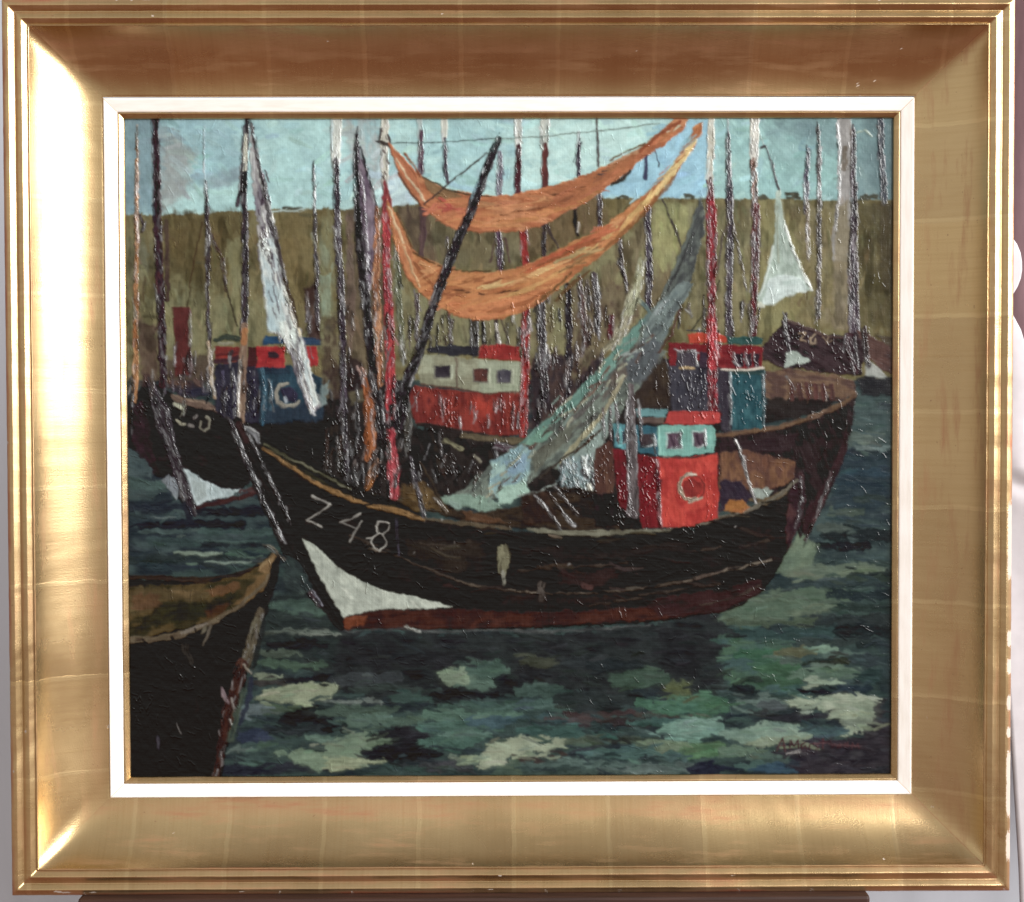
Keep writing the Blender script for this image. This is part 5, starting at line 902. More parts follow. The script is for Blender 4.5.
work([(560, 190), (640, 152), (670, 130), (670, 138), (610, 182), (560, 210)], 60, -30, 16, 2.2, 8, .06, .03, .5, .15, 1.5, mn=.15)
n2 = part('orange_net', None, 'lower and longer of the two swags')
P(n2, [(386, 200), (390, 204), (395, 212), (404, 228), (413, 250), (420, 256), (432, 261), (445, 267), (462, 271), (490, 272), (512, 269), (532, 262), (556, 250), (580, 238), (600, 228), (622, 212), (640, 197), (652, 186), (668, 170), (682, 150), (690, 136), (696, 124), (704, 121), (702, 132), (696, 144), (686, 158), (678, 172), (666, 186), (654, 202), (640, 216), (628, 230), (612, 246), (596, 259), (580, 270), (568, 281), (552, 294), (530, 308), (512, 316), (490, 320), (470, 320), (452, 314), (434, 304), (420, 294), (408, 280), (400, 262), (394, 244), (390, 226)], [(190, 118, 76), (206, 136, 92), (174, 104, 70), (198, 128, 84), (212, 150, 108)], -14, 28, 3.2, .9, .7, .8)
P(n2, [(388, 206), (398, 220), (412, 252), (418, 284), (408, 278), (396, 250)], [(204, 136, 98), (186, 112, 80), (214, 156, 118)], 66, 18, 2.4, .8, .8, .8, .9)
P(n2, [(450, 270), (490, 274), (530, 265), (528, 280), (480, 292), (448, 284)], [(208, 142, 96), (196, 124, 82)], -3, 20, 3, 1, 1, .7, .85); P(n2, [(524, 266), (560, 250), (600, 232), (612, 226), (606, 236), (560, 258), (526, 274)], [(190, 92, 66), (174, 84, 62), (202, 112, 84)], -26, 20, 2.6, 1, 1, .8, .9)
P(n2, [(444, 298), (480, 304), (520, 296), (545, 288), (530, 306), (492, 318), (460, 316)], [(196, 116, 76), (208, 130, 92), (182, 104, 70)], -4, 22, 3, 1, 1, .7, .85); P(n2, [(640, 200), (668, 172), (690, 140), (700, 124), (690, 150), (660, 186), (636, 212)], [(168, 96, 64), (184, 112, 76)], -48, 20, 2.6, .8, .8, .8, .85)
P(n2, [(600, 250), (640, 214), (668, 182), (684, 160), (672, 184), (640, 220), (606, 250)], [(124, 78, 50), (144, 94, 60)], -42, 20, 2.4, .8, .8, .7, .8)
for pts, ws, c in (([(478, 288), (505, 283), (530, 276), (560, 263), (590, 247)], [3, 5, 4.4, 3, 2], (226, 186, 134)), ([(590, 250), (620, 226), (644, 204), (660, 186)], [2, 4, 4.6, 4], (222, 176, 120)), ([(656, 192), (672, 172), (684, 156), (695, 140)], [4, 6, 6, 3], (238, 206, 152)), ([(452, 280), (490, 282), (520, 274), (560, 256), (600, 236)], [2, 3, 3, 3, 2], (150, 86, 58)), ([(500, 298), (530, 288), (560, 272), (590, 254)], [3, 4, 4, 2], (216, 160, 106)), ([(470, 310), (500, 310), (526, 302), (550, 288)], [3, 4, 4, 2], (176, 104, 70)), ([(414, 262), (430, 282), (450, 298)], [3, 4, 3], (174, 104, 72)), ([(420, 262), (440, 278)], [4, 4], (214, 150, 108)), ([(560, 272), (580, 260), (605, 240)], [2, 3, 2], (130, 96, 70)), ([(556, 262), (572, 256), (585, 246)], [4, 4, 2], (172, 148, 112)), ([(540, 300), (560, 284), (572, 272)], [3, 3, 2], (120, 84, 56)), ([(388, 206), (396, 224), (404, 242)], [2, 2.4, 2], (234, 198, 168)), ([(404, 246), (412, 270), (420, 286)], [2, 2, 2], (226, 182, 146))):
    B(n2, pts, ws, [c, tuple(int(v * .9) for v in c)], .1, 1., .9)
B(n2, [(432, 288), (455, 289), (472, 293), (486, 295), (506, 291), (524, 290)], [1.2, 1.8, 3, 3.4, 2.4, 1.2], [(92, 56, 44)], .1, .5); B(n2, [(413, 252), (430, 261), (446, 268), (470, 271), (490, 271)], 1.8, [(80, 60, 44)], .1, .5); B(n2, [(396, 212), (404, 228), (412, 248)], 1.6, [(92, 66, 48)], .15, .5); B(n2, [(556, 300), (572, 284), (590, 270)], [3, 4, 2], [(104, 76, 54)], .2, .5)
work([(424, 266), (490, 276), (560, 254), (620, 216), (620, 234), (560, 280), (490, 316), (440, 302)], 150, -16, 20, 2.4, 10, .06, .03, .5, .15, 2, mn=.15); work([(610, 222), (690, 138), (690, 152), (620, 234)], 50, -45, 16, 2, 8, .06, .03, .5, .15, 1.5, mn=.15)
# thin ropes
B(part('stay'), [(391, 142), (420, 142), (450, 141), (480, 139), (500, 138)], 1.3, [(84, 100, 98)], .12, .25); B(part('stay'), [(502, 138), (540, 136), (570, 133), (600, 130), (630, 127), (660, 122)], 1.3, [(120, 132, 124)], .15, .25)
B(part('stay'), [(424, 204), (438, 192), (451, 181), (468, 167), (487, 152)], 1.9, [(66, 56, 50)], .08, .4)
bo = part('boom', bZ, 'black')
B(bo, [(499, 137), (496, 146), (486, 170), (476, 197), (465, 224), (455, 246), (442, 280), (432, 308), (424, 336), (414, 362), (407, 380), (402, 402), (398, 426)], [4.5, 7, 9, 9.5, 9, 10.5, 10, 9, 10, 10.5, 11, 12, 10], [(42, 34, 40), (52, 42, 48), (34, 28, 34), (58, 48, 54)], 0, .8, .8, gl=.9)

# ---- grey green net
nG = part('hanging_net', None, 'long grey green net sloping down to the deck')
P(nG, [(700, 196), (706, 210), (704, 235), (696, 262), (690, 290), (672, 320), (660, 344), (640, 350), (650, 318), (664, 290), (676, 262), (688, 232), (696, 208)], [(86, 90, 86), (98, 104, 98), (72, 74, 74), (110, 116, 108)], -62, 18, 2.6, 1, .8, .6)
P(nG, [(668, 294), (684, 280), (694, 284), (676, 316), (664, 342), (652, 366), (640, 360), (626, 350), (648, 314)], [(104, 116, 116), (118, 130, 126), (90, 98, 98), (130, 142, 136)], -54, 18, 3, 1.2, .8, .6)
P(nG, [(655, 306), (640, 340), (668, 352), (650, 372), (630, 400), (610, 430), (596, 460), (584, 494), (574, 488), (560, 470), (548, 466), (530, 482), (505, 496), (470, 506), (442, 502), (462, 490), (482, 472), (500, 458), (520, 444), (545, 424), (572, 398), (594, 376), (612, 354), (628, 332)], [(104, 112, 102), (88, 94, 88), (120, 130, 118), (82, 80, 76), (98, 118, 114)], -42, 22, 3, 1.2, .9, .6)
P(nG, [(650, 312), (636, 342), (618, 362), (602, 384), (588, 398), (566, 414), (548, 430), (530, 440), (518, 446), (540, 424), (570, 398), (594, 374), (612, 352), (628, 332)], [(112, 150, 136), (100, 136, 124), (126, 162, 148)], -44, 18, 3.2, 1, .8, .6)
P(nG, [(544, 426), (552, 432), (548, 440), (530, 446), (524, 444)], [(122, 164, 142), (112, 150, 132)], -40, 10, 3, .8, .7, .6); P(nG, [(600, 390), (618, 366), (640, 342), (646, 352), (620, 384), (604, 402)], [(112, 92, 82), (96, 84, 76), (104, 104, 100)], -48, 16, 2.6, 1.2, 1.5, .5, .8)
P(nG, [(640, 340), (664, 340), (656, 366), (640, 384), (628, 380), (624, 362)], [(98, 104, 108), (84, 88, 92), (116, 122, 124)], -50, 12, 2.6, 1.5, 1.5, .7, .9)
P(nG, [(492, 462), (520, 446), (534, 452), (530, 470), (524, 490), (500, 500), (488, 490)], [(140, 168, 160), (130, 160, 166), (156, 184, 174), (124, 148, 150)], -38, 16, 3, 1.4, 1, .6); P(nG, [(504, 462), (526, 452), (526, 470), (508, 476)], [(128, 156, 178), (140, 166, 180)], -35, 12, 3, 1.5, 1.5, .5, .85)
P(nG, [(498, 488), (524, 482), (530, 492), (512, 502), (498, 506)], [(152, 186, 168), (166, 196, 178)], -10, 10, 2.4, 1.2, .8, .7); P(nG, [(440, 498), (462, 494), (490, 498), (502, 508), (480, 512), (462, 506), (444, 512)], [(138, 164, 146), (124, 148, 132), (150, 174, 156)], 12, 14, 2.6, 1.2, .8, .6); P(nG, [(446, 500), (460, 504), (462, 512), (450, 512)], [(132, 154, 142)], 20, 8, 2, 1, .8, .5)
P(nG, [(532, 456), (560, 432), (580, 420), (568, 440), (545, 462), (534, 474)], [(112, 114, 100), (98, 98, 86)], -42, 16, 2.6, 1, 1, .5, .85)
P(nG, [(604, 414), (618, 400), (612, 424), (600, 450), (594, 476), (588, 492), (576, 484), (566, 466), (580, 448)], [(130, 146, 136), (144, 160, 152), (118, 132, 126)], -68, 14, 2.6, 1, .8, .6)
P(nG, [(562, 466), (586, 456), (594, 462), (592, 484), (570, 490), (560, 480)], [(134, 158, 160), (152, 176, 174), (112, 132, 136), (90, 98, 98)], 70, 12, 2.6, 3, 2, .8, .8)
for k in range(40):
    x, y = R.uniform(560, 594), R.uniform(456, 488); B(nG, [(x, y), (x + R.normal(0, 2), y + 4), (x + R.normal(0, 3), y + R.uniform(6, 14))], R.uniform(1.2, 3), [[(196, 204, 196), (150, 172, 174), (84, 80, 82), (120, 140, 142)][k % 4]], .3, 1., 1, gl=.8)
for pts, ws, c in (([(560, 462), (576, 444), (590, 430), (604, 412)], [3, 5, 5, 4], (166, 160, 128)), ([(604, 412), (616, 392), (624, 376)], [4, 5, 3], (156, 148, 120)), ([(540, 478), (556, 464), (574, 450)], [2, 3, 2], (66, 60, 54)), ([(576, 452), (592, 438), (602, 428)], [2, 4, 2], (78, 64, 54)), ([(610, 366), (596, 388), (580, 404)], [3, 3, 2], (120, 96, 84)), ([(560, 430), (580, 412), (600, 394)], [4, 5, 3], (104, 100, 96)), ([(640, 300), (650, 312), (644, 324)], [4, 4, 3], (98, 116, 114)), ([(656, 312), (668, 300)], [5, 4], (150, 160, 158)), ([(618, 358), (630, 352), (642, 350)], [3, 4, 3], (150, 158, 152)), ([(680, 310), (672, 334), (660, 352)], [2, 3, 3], (96, 70, 62)), ([(518, 496), (540, 492), (556, 484)], [2, 2.6, 1.4], (150, 160, 152)), ([(590, 486), (592, 502)], [5, 4], (196, 196, 180)), ([(668, 290), (682, 262), (694, 232)], [2, 3, 2], (66, 66, 66))):
    B(nG, pts, ws, [c, tuple(int(v * .9) for v in c)], .15, .9, .9)
for k in range(60):
    t = R.random(); x = 655 - 170 * t + R.normal(0, 6); y = 318 + 170 * t + R.normal(0, 6) + 8; a = math.radians(-46 + R.normal(0, 9)); l = R.uniform(6, 14)
    B(nG, [(x, y), (x - l * math.cos(a), y - l * math.sin(a))], R.uniform(1.2, 3), [[(156, 156, 134), (78, 70, 64), (122, 138, 128), (100, 82, 74)][k % 4]], .4, .9, .8)
specks([(560, 462), (596, 455), (596, 500), (566, 490)], 50, 60, 40, (.5, 1.5)); specks([(630, 350), (664, 340), (610, 440), (560, 470)], 80, 125, 25, (.5, 1.4)); specks([(490, 460), (530, 446), (526, 496), (500, 500)], 36, 60, 40, (.4, 1.)); specks([(655, 300), (690, 270), (670, 340), (650, 350)], 40, 110, 25, (.4, 1.2))
nP = part('hanging_net', None, 'narrow cream net in the middle')
B(nP, [(642, 262), (638, 285), (632, 306), (626, 318)], [4, 10, 12, 9], [(182, 182, 148), (160, 160, 128), (196, 194, 164)], .24, .9, 2, soft=1.6, gl=.6); B(nP, [(628, 318), (622, 332), (614, 342), (606, 350)], [7, 11, 9, 5], [(158, 152, 124), (170, 164, 138), (136, 122, 100)], .28, .9, 2, soft=1.6, gl=.8)

# ---- the big boat
P(bZ, [(232, 420), (246, 430), (266, 450), (290, 468), (320, 487), (350, 500), (385, 511), (420, 519), (470, 525), (510, 531), (560, 534), (620, 533), (668, 529), (715, 519), (750, 507), (780, 491), (800, 476), (804, 490), (800, 520), (790, 548), (776, 574), (764, 592), (742, 606), (724, 612), (660, 622), (560, 628), (480, 630), (342, 629), (322, 600), (290, 548), (262, 484), (244, 446)], [(30, 25, 24), (38, 31, 28), (26, 22, 22), (44, 36, 32), (33, 28, 28)], 6, 40, 3, .8, .6, .5)
P(bZ, [(250, 436), (262, 436), (292, 456), (330, 474), (372, 494), (420, 508), (420, 518), (350, 499), (290, 467)], [(44, 42, 32), (34, 31, 28), (56, 54, 40)], 28, 24, 2.6, 1, .8, .5)
P(bZ, [(390, 500), (440, 502), (470, 514), (520, 506), (545, 488), (575, 486), (600, 492), (632, 520), (640, 530), (560, 533), (470, 524)], [(52, 44, 38), (42, 36, 34), (66, 54, 44), (36, 31, 31)], 6, 20, 3, 1.2, 1, .5)
P(bZ, [(402, 486), (424, 482), (436, 496), (450, 510), (410, 510), (400, 500)], [(104, 82, 50), (84, 66, 44), (122, 98, 62)], 30, 12, 3, 1.5, 1.2, .5, .9); P(bZ, [(462, 510), (480, 514), (508, 522), (490, 524), (465, 520)], [(102, 72, 50), (86, 62, 46), (120, 90, 66)], 14, 14, 2.6, 1, .9, .5)
P(bZ, [(520, 496), (548, 490), (556, 524), (524, 526)], [(62, 44, 38), (52, 40, 36), (76, 56, 46)], 60, 12, 3, 1.5, 1.5, .5, .9)
B(bZ, [(410, 458), (414, 480), (420, 500), (424, 518)], [2.4, 3.4, 4, 3], [(44, 38, 42), (110, 102, 108)], .15, 1., gl=1.4); B(bZ, [(420, 462), (430, 480), (442, 505)], 2, [(84, 72, 54), (56, 46, 40)], .3, .6); B(bZ, [(436, 500), (446, 512)], 3, [(130, 118, 104)], .4, .9, gl=1.)
for (a, b) in (((548, 492), (572, 524)), ((556, 488), (578, 514)), ((540, 500), (560, 526))): B(bZ, [a, ((a[0] + b[0]) / 2, (a[1] + b[1]) / 2 + 1), b], 1.6, [(96, 84, 78), (60, 48, 46)], .35, 1., gl=1.2)
P(bZ, [(596, 448), (612, 440), (616, 480), (612, 500), (598, 502), (594, 480)], [(98, 66, 54), (82, 56, 50), (110, 80, 62)], 84, 14, 2.6, 1.2, 1, .6); P(bZ, [(592, 494), (628, 492), (640, 524), (596, 528)], [(46, 36, 40), (36, 30, 34), (60, 46, 48)], 70, 12, 2.6, 1.4, 1.2, .6)
P(bZ, [(720, 452), (746, 450), (770, 456), (796, 462), (796, 480), (770, 490), (720, 490)], [(112, 76, 60), (98, 68, 58), (124, 88, 64), (84, 58, 54)], 84, 12, 3, 1.4, 1, .5); P(bZ, [(720, 480), (742, 482), (752, 496), (746, 508), (720, 512)], [(50, 42, 54), (62, 52, 62)], 60, 10, 2.4, 1.2, 1, .6)
P(bZ, [(730, 500), (742, 500), (750, 507), (736, 512), (724, 511)], [(168, 112, 56), (146, 94, 48)], 14, 10, 2.6, 1, .7, .5); P(bZ, [(752, 488), (766, 488), (774, 492), (766, 500), (754, 500)], [(140, 150, 140), (156, 166, 156)], 0, 10, 2.4, 1, .8, .5); B(bZ, [(752, 500), (766, 502), (786, 492)], [4, 6, 4], [(104, 88, 66)], .15, .5, 1)
B(bZ, [(735, 438), (742, 458), (749, 480), (756, 502)], 3, [(40, 34, 38)], .05, .6); B(bZ, [(736, 440), (744, 462), (750, 484), (757, 503)], 1.5, [(216, 210, 204)], .3, 1.1, gl=.8)
P(bZ, [(792, 480), (804, 470), (806, 500), (800, 528), (788, 552), (786, 520)], [(70, 46, 50), (56, 38, 44), (86, 58, 58)], -70, 12, 2.4, 1.2, 1, .7, .9); B(bZ, [(800, 478), (802, 500), (796, 526)], 2.5, [(88, 68, 72), (66, 44, 50)], .4, .8, gl=1.)
bZg = part('gunwale', bZ, 'tan and grey')
B(bZg, [(262, 448), (280, 460), (300, 474), (318, 485), (336, 493), (352, 500), (372, 506), (392, 510), (412, 516), (424, 520)], [3, 3, 3.4, 4.5, 5, 3.5, 4.4, 6, 5, 2], [(126, 94, 56), (150, 114, 70), (100, 76, 50), (170, 134, 88)], .12, .8, .8)
B(bZg, [(264, 444), (276, 452), (290, 459), (306, 466), (322, 474), (338, 484), (350, 490)], [3, 2.4, 2.4, 3, 2, 1.8, 1.4], [(122, 120, 100), (88, 86, 66), (60, 58, 44)], .2, .6, 1); B(bZg, [(246, 428), (254, 434), (258, 444)], [5, 7, 3], [(132, 132, 134), (92, 92, 94), (190, 190, 188)], .2, .8, 1)
B(bZg, [(424, 518), (450, 522), (480, 526), (510, 529)], [2, 3, 4, 3], [(84, 72, 56), (104, 92, 74)], .2, .5, 1); B(bZg, [(528, 530), (552, 532), (580, 534), (606, 533), (640, 531), (670, 530)], [3, 4, 5, 5, 3.4, 2], [(104, 100, 84), (124, 122, 104), (86, 80, 66)], .1, .6, 1); B(bZg, [(668, 530), (700, 524), (730, 516), (758, 507), (782, 494), (798, 480)], [2, 2.6, 2.8, 3, 3, 3], [(124, 118, 104), (92, 84, 72)], .15, .6, .9)
bZp = part('bow_patch', bZ, 'white')
P(bZp, [(301, 539), (309, 542), (322, 552), (334, 564), (350, 576), (368, 585), (384, 591), (398, 595), (414, 597), (434, 603), (452, 607), (432, 609), (405, 609), (380, 610), (358, 614), (342, 618), (334, 602), (322, 582), (312, 564)], [(182, 188, 172), (194, 200, 184), (170, 176, 162), (204, 208, 192)], 42, 18, 3.4, .7, .5, .45)
bZr = part('waterline', bZ, 'dull red')
P(bZr, [(343, 618), (362, 613), (390, 610), (450, 609), (520, 612), (600, 611), (660, 607), (726, 600), (722, 612), (660, 620), (560, 626), (480, 629), (344, 630)], [(68, 42, 37), (58, 37, 34), (78, 47, 40), (46, 33, 32)], -2, 30, 3, 1.2, .9, .5)
P(bZr, [(343, 618), (356, 615), (366, 616), (362, 626), (344, 630)], [(110, 60, 40), (130, 76, 54)], 0, 10, 2.4, 1, .8, .5); P(bZ, [(640, 600), (700, 592), (764, 580), (760, 594), (724, 612), (660, 618)], [(50, 36, 38), (62, 42, 42), (40, 30, 34)], -10, 20, 3, 1.4, 1.2, .5)
B(water, [(345, 632), (400, 629), (440, 632), (480, 631), (540, 632), (600, 630), (650, 626)], [1, 2, 2.5, 2, 3, 2, 1.5], [(96, 98, 98), (64, 64, 68)], .3, .5, 1); B(water, [(405, 627), (418, 632)], 2, [(170, 170, 160)], .4, .9, gl=.6)
bZk = part('plank_line', bZ)
B(bZk, [(370, 548), (396, 556), (424, 568), (445, 577), (470, 584), (490, 588), (520, 592), (560, 594), (600, 593), (640, 589), (670, 584), (690, 582)], [1.2, 1.8, 1.6, 2, 2.4, 2.2, 2, 1.6, 2, 2.4, 3, 2], [(100, 88, 74), (70, 60, 54), (118, 106, 92)], .25, .7, 1); B(bZk, [(684, 582), (706, 576), (724, 571), (750, 566), (772, 560)], [3, 2.4, 2, 2.4, 2], [(122, 112, 98), (92, 78, 70)], .25, .7, 1)
for pts in ([(520, 571), (550, 568), (600, 566)], [(600, 566), (626, 563)], [(690, 552), (706, 550), (722, 547)], [(420, 544), (450, 546), (470, 542)], [(640, 596), (680, 590), (720, 584)], [(740, 548), (770, 540)], [(700, 606), (730, 600), (760, 586)], [(350, 536), (390, 552)], [(590, 606), (640, 598)]): B(bZk, pts, 1.9, [(78, 68, 60), (56, 48, 44)], .3, .6, 1)
work([(300, 490), (420, 525), (600, 540), (780, 500), (770, 560), (660, 600), (450, 596), (330, 560)], 200, 4, 22, 2.8, 10, .22, .06, .5, .2, 3)
B(bZ, [(503, 549), (504, 562), (503, 572)], [10, 11, 8], [(106, 102, 80), (128, 124, 98), (84, 78, 62)], .3, .5, 1.4); B(bZ, [(503, 573), (504, 584)], [4, 3], [(140, 138, 124)], .3, .7); B(bZ, [(541, 584), (542, 598)], 7, [(86, 78, 72)], .4, .5, 1); B(bZ, [(584, 586), (590, 588)], 6, [(90, 64, 60)], .35, .5, 1); B(bZ, [(396, 520), (398, 555)], 2.6, [(70, 66, 76)], .45, .7)
for (x, y) in ((569, 565), (441, 520), (454, 543), (413, 554), (735, 528)): B(bZ, [(x, y), (x + .8, y - 1)], 1.1, [(150, 146, 142)], .2, .9)
specks([(430, 540), (500, 540), (500, 580), (430, 575)], 12, 60, 50, (.2, .7)); specks([(300, 500), (400, 530), (400, 590), (330, 560)], 20, 60, 50, (.3, .9)); specks([(640, 540), (780, 505), (770, 560), (660, 600)], 22, 30, 40, (.2, .7), 3.5); specks([(340, 460), (400, 470), (400, 500), (350, 496)], 30, 75, 20)
for (pts, cc, o_) in (([(400, 536), (450, 538), (486, 546), (484, 572), (450, 572), (410, 556)], [(62, 54, 48), (50, 44, 40)], .6), ([(520, 545), (600, 548), (690, 540), (690, 552), (600, 562), (524, 560)], [(46, 40, 40), (56, 50, 48)], .6), ([(560, 570), (620, 572), (600, 588), (556, 586)], [(60, 46, 46), (76, 56, 54)], .5), ([(700, 556), (760, 540), (764, 552), (712, 570)], [(52, 46, 46), (44, 38, 40)], .6), ([(500, 596), (620, 598), (600, 606), (500, 606)], [(62, 48, 42), (48, 40, 38)], .6)):
    P(bZ, pts, cc, 4, 22, 3, 3, 3, .3, o_)
bZs = part('stem_post', bZ)
B(bZs, [(236, 422), (246, 450), (258, 482), (272, 514), (286, 546), (304, 578), (322, 604), (340, 628)], [9, 14, 15, 15, 14, 12, 11, 6], [(36, 30, 30), (44, 36, 36), (30, 25, 26)], 0, .6, .9)
B(bZs, [(230, 422), (240, 448), (252, 476), (263, 503), (273, 522), (282, 540)], [3, 4, 4, 3, 3, 2], [(74, 68, 74), (52, 46, 50), (112, 104, 108)], .2, 1., .8, gl=2.2); B(bZs, [(242, 426), (256, 452), (266, 474), (278, 498), (288, 520)], [2, 2.4, 2, 2.4, 2], [(66, 58, 60), (40, 34, 36)], .3, 1., .8, gl=1.3); B(bZs, [(238, 424), (246, 440)], 6, [(62, 44, 44)], .2, .6)  # the stem's glints are laid in as lighter colour as well as ridges
B(bZs, [(300, 576), (308, 592), (318, 606)], [3, 4, 3], [(120, 88, 92), (80, 66, 74)], .35, .9, gl=1.); B(bZs, [(312, 590), (322, 606)], 2, [(150, 150, 160)], .4, 1.)
P(water, [(284, 556), (298, 560), (312, 590), (300, 596), (284, 590)], [(66, 80, 78), (52, 60, 62), (82, 98, 92)], 30, 12, 3, 1.5, 1.2, .5)
bZn = part('hull_number', bZ, 'Z 48 in thin white paint')
wc = [(186, 182, 172), (128, 124, 118)]
for pts, ws in (([(311, 496.5), (319, 500), (330, 505)], [3.4, 2.2, 2.8]), ([(330, 505), (320, 512), (306, 520.5)], [2.4, 1.5, 1.6]), ([(306, 520.5), (313, 523.5), (321, 527.5)], [1.8, 1.6, 2]),
                ([(359, 514), (352, 518.5), (340, 522.5)], [3.4, 2, 1.5]), ([(340, 522.5), (348, 526), (356, 529)], [1.5, 1.6, 1.4]), ([(361.5, 521), (355, 531), (349, 541.5)], [2.2, 2, 1.8])):
    B(bZn, pts, [v * .72 for v in ws], wc, .2, .9, .5)
B(bZn, [(388, 524), (384, 522), (378, 522), (375.5, 527), (377, 533), (382, 534.5), (387, 531), (388.5, 526)], [1, 1.5, 2.2, 2.4, 1.6, 1, 1, 1], wc, .2, .9, .6)
B(bZn, [(378, 534), (371, 538), (366, 539)], [1.4, 1.2, .9], wc, .25, .9, .6); B(bZn, [(382, 535), (386, 541), (385, 547), (379, 551), (373, 548), (370, 542), (375, 536)], [.9, 1.2, 1.2, 1.4, 1.2, .9, .9], wc, .25, .9, .7)
bZw = part('wheelhouse', bZ, 'bright red with a teal window band and a round lifebuoy')
P(bZw, [(613, 449), (626, 449), (630, 515), (620, 506), (616, 480)], [(116, 36, 42), (98, 32, 40), (132, 44, 46)], 86, 14, 2.6, .8, .6, .6); P(bZw, [(637, 455), (661, 457), (662, 528), (640, 528), (638, 490)], [(130, 38, 42), (112, 34, 40), (146, 46, 46)], 86, 14, 2.6, .8, .6, .6)
P(bZw, [(658, 457), (690, 457), (717, 453), (718, 480), (719, 518), (694, 526), (660, 528)], [(186, 60, 51), (198, 70, 58), (172, 53, 48), (192, 64, 53)], 80, 16, 3.4, .7, .5, .45)
P(bZw, [(613, 424), (626, 424), (626, 449), (615, 447)], [(98, 160, 164), (84, 140, 148)], 86, 10, 2.6, .7, .5, .5); P(bZw, [(636, 425), (660, 427), (661, 456), (638, 452)], [(64, 112, 124), (56, 98, 112), (78, 128, 134)], 86, 12, 3, .7, .5, .5); P(bZw, [(658, 426), (685, 425), (712, 425), (716, 430), (715, 452), (690, 456), (660, 456)], [(126, 180, 164), (116, 168, 156), (140, 192, 176)], 4, 14, 3.2, .7, .5, .5)
B(bZw, [(659, 428), (660, 455)], 2, [(150, 200, 184)], .2, .6); B(bZw, [(660, 457), (690, 458), (716, 454)], 1.5, [(80, 50, 50)], .2, .4); B(bZw, [(658, 460), (659, 500), (661, 526)], 3, [(108, 48, 62), (170, 110, 110)], .35, .9, gl=1.1)
P(bZw, [(636, 409), (668, 409), (666, 417), (638, 417)], [(104, 148, 148), (92, 132, 136)], 2, 10, 3, .7, .5, .5); P(bZw, [(638, 418), (665, 417), (664, 424), (638, 423)], [(108, 92, 80), (92, 76, 72)], 2, 10, 2.4, .7, .5, .5); P(bZw, [(669, 411), (690, 411), (720, 412), (720, 423), (694, 425), (664, 424)], [(170, 58, 55), (182, 66, 61), (154, 50, 51)], 3, 14, 3, .7, .5, .5)
for (a, b, c_, d, cc) in ((619, 431, 627, 443, [(52, 54, 66)]), (640, 433, 655, 447, [(54, 46, 54), (74, 62, 64), (62, 68, 76)]), (667, 432, 681, 449, [(88, 68, 82), (104, 84, 94)]), (693, 431, 706, 447, [(86, 68, 80), (102, 84, 94)])):
    P(bZw, [(a, b + 1), (c_ - 1, b), (c_, d - 1), (a + 1, d)], cc, 70, 8, 2.4, .6, .4, .5)
    B(bZw, [(c_ - .5, b + 1), (c_ + .5, d - 2), (a + 4, d)], [1.2, 2.2, 1.4], [(206, 210, 208), (150, 164, 164)], .25, 1., gl=.8)
    if a > 660: B(bZw, [(a, d - 2), (a, b + 1), (c_ - 2, b)], 1.4, [(176, 200, 192)], .35, .8); B(bZw, [(a + 4, b + 4), (a + 7, d - 3)], 2.4, [(66, 50, 62)], .2, .5)
B(bZw, [(620, 428), (620, 446)], 3, [(116, 186, 186)], .2, .6)
P(bZw, [(684, 482), (692, 478), (702, 482), (704, 490), (698, 497), (688, 498), (682, 492)], [(146, 52, 46), (130, 46, 44), (164, 58, 50)], 60, 8, 2.4, .9, .8, .4); B(bZw, [(690, 476), (700, 477), (705, 485), (704, 493), (698, 499)], 2, [(140, 54, 48), (124, 48, 46)], .35, .4)
B(bZw, [(697, 475), (690, 474), (683, 478), (680, 485), (681, 493), (685, 499), (691, 500), (698, 499)], [1.8, 2.4, 2.2, 3, 3.6, 3.4, 3, 2.2], [(206, 192, 168), (180, 150, 122), (220, 210, 190)], .12, 1., .7, gl=.5)
specks([(640, 458), (660, 458), (662, 526), (642, 526)], 70, 82, 22, (.5, 1.5)); specks([(614, 452), (632, 452), (632, 512), (620, 506)], 40, 78, 20, (.5, 1.5)); specks([(700, 455), (718, 455), (718, 518), (705, 520)], 16, 88, 12); specks([(592, 495), (630, 495), (640, 525), (598, 528)], 50, 60, 40, (.5, 1.4)); specks([(596, 445), (614, 440), (614, 498), (598, 500)], 26, 84, 15)
gp = part('post', bZ, 'grey')
B(gp, [(631, 386), (632, 420), (633, 450), (634, 490), (634, 520)], [6, 7, 9, 9.5, 8], [(100, 90, 92), (86, 78, 78), (116, 106, 106)], .04, .7, .8, gl=.4); B(gp, [(627, 400), (627, 440), (628.5, 480), (630, 512)], 1.5, [(176, 172, 172)], .3, 1., gl=.8)  # second stroke: glint down the left side, painted as a pale line
P(bZ, [(620, 518), (640, 518), (644, 530), (620, 530)], [(36, 31, 32), (46, 38, 38)], 4, 10, 2.4, 1, .9, .5)
for x in (603, 610, 617, 640): B(bM, [(x, 408), (x + 1, 440)], 2.2, [(120, 100, 100), (74, 60, 62)], .45, .9, gl=.9)

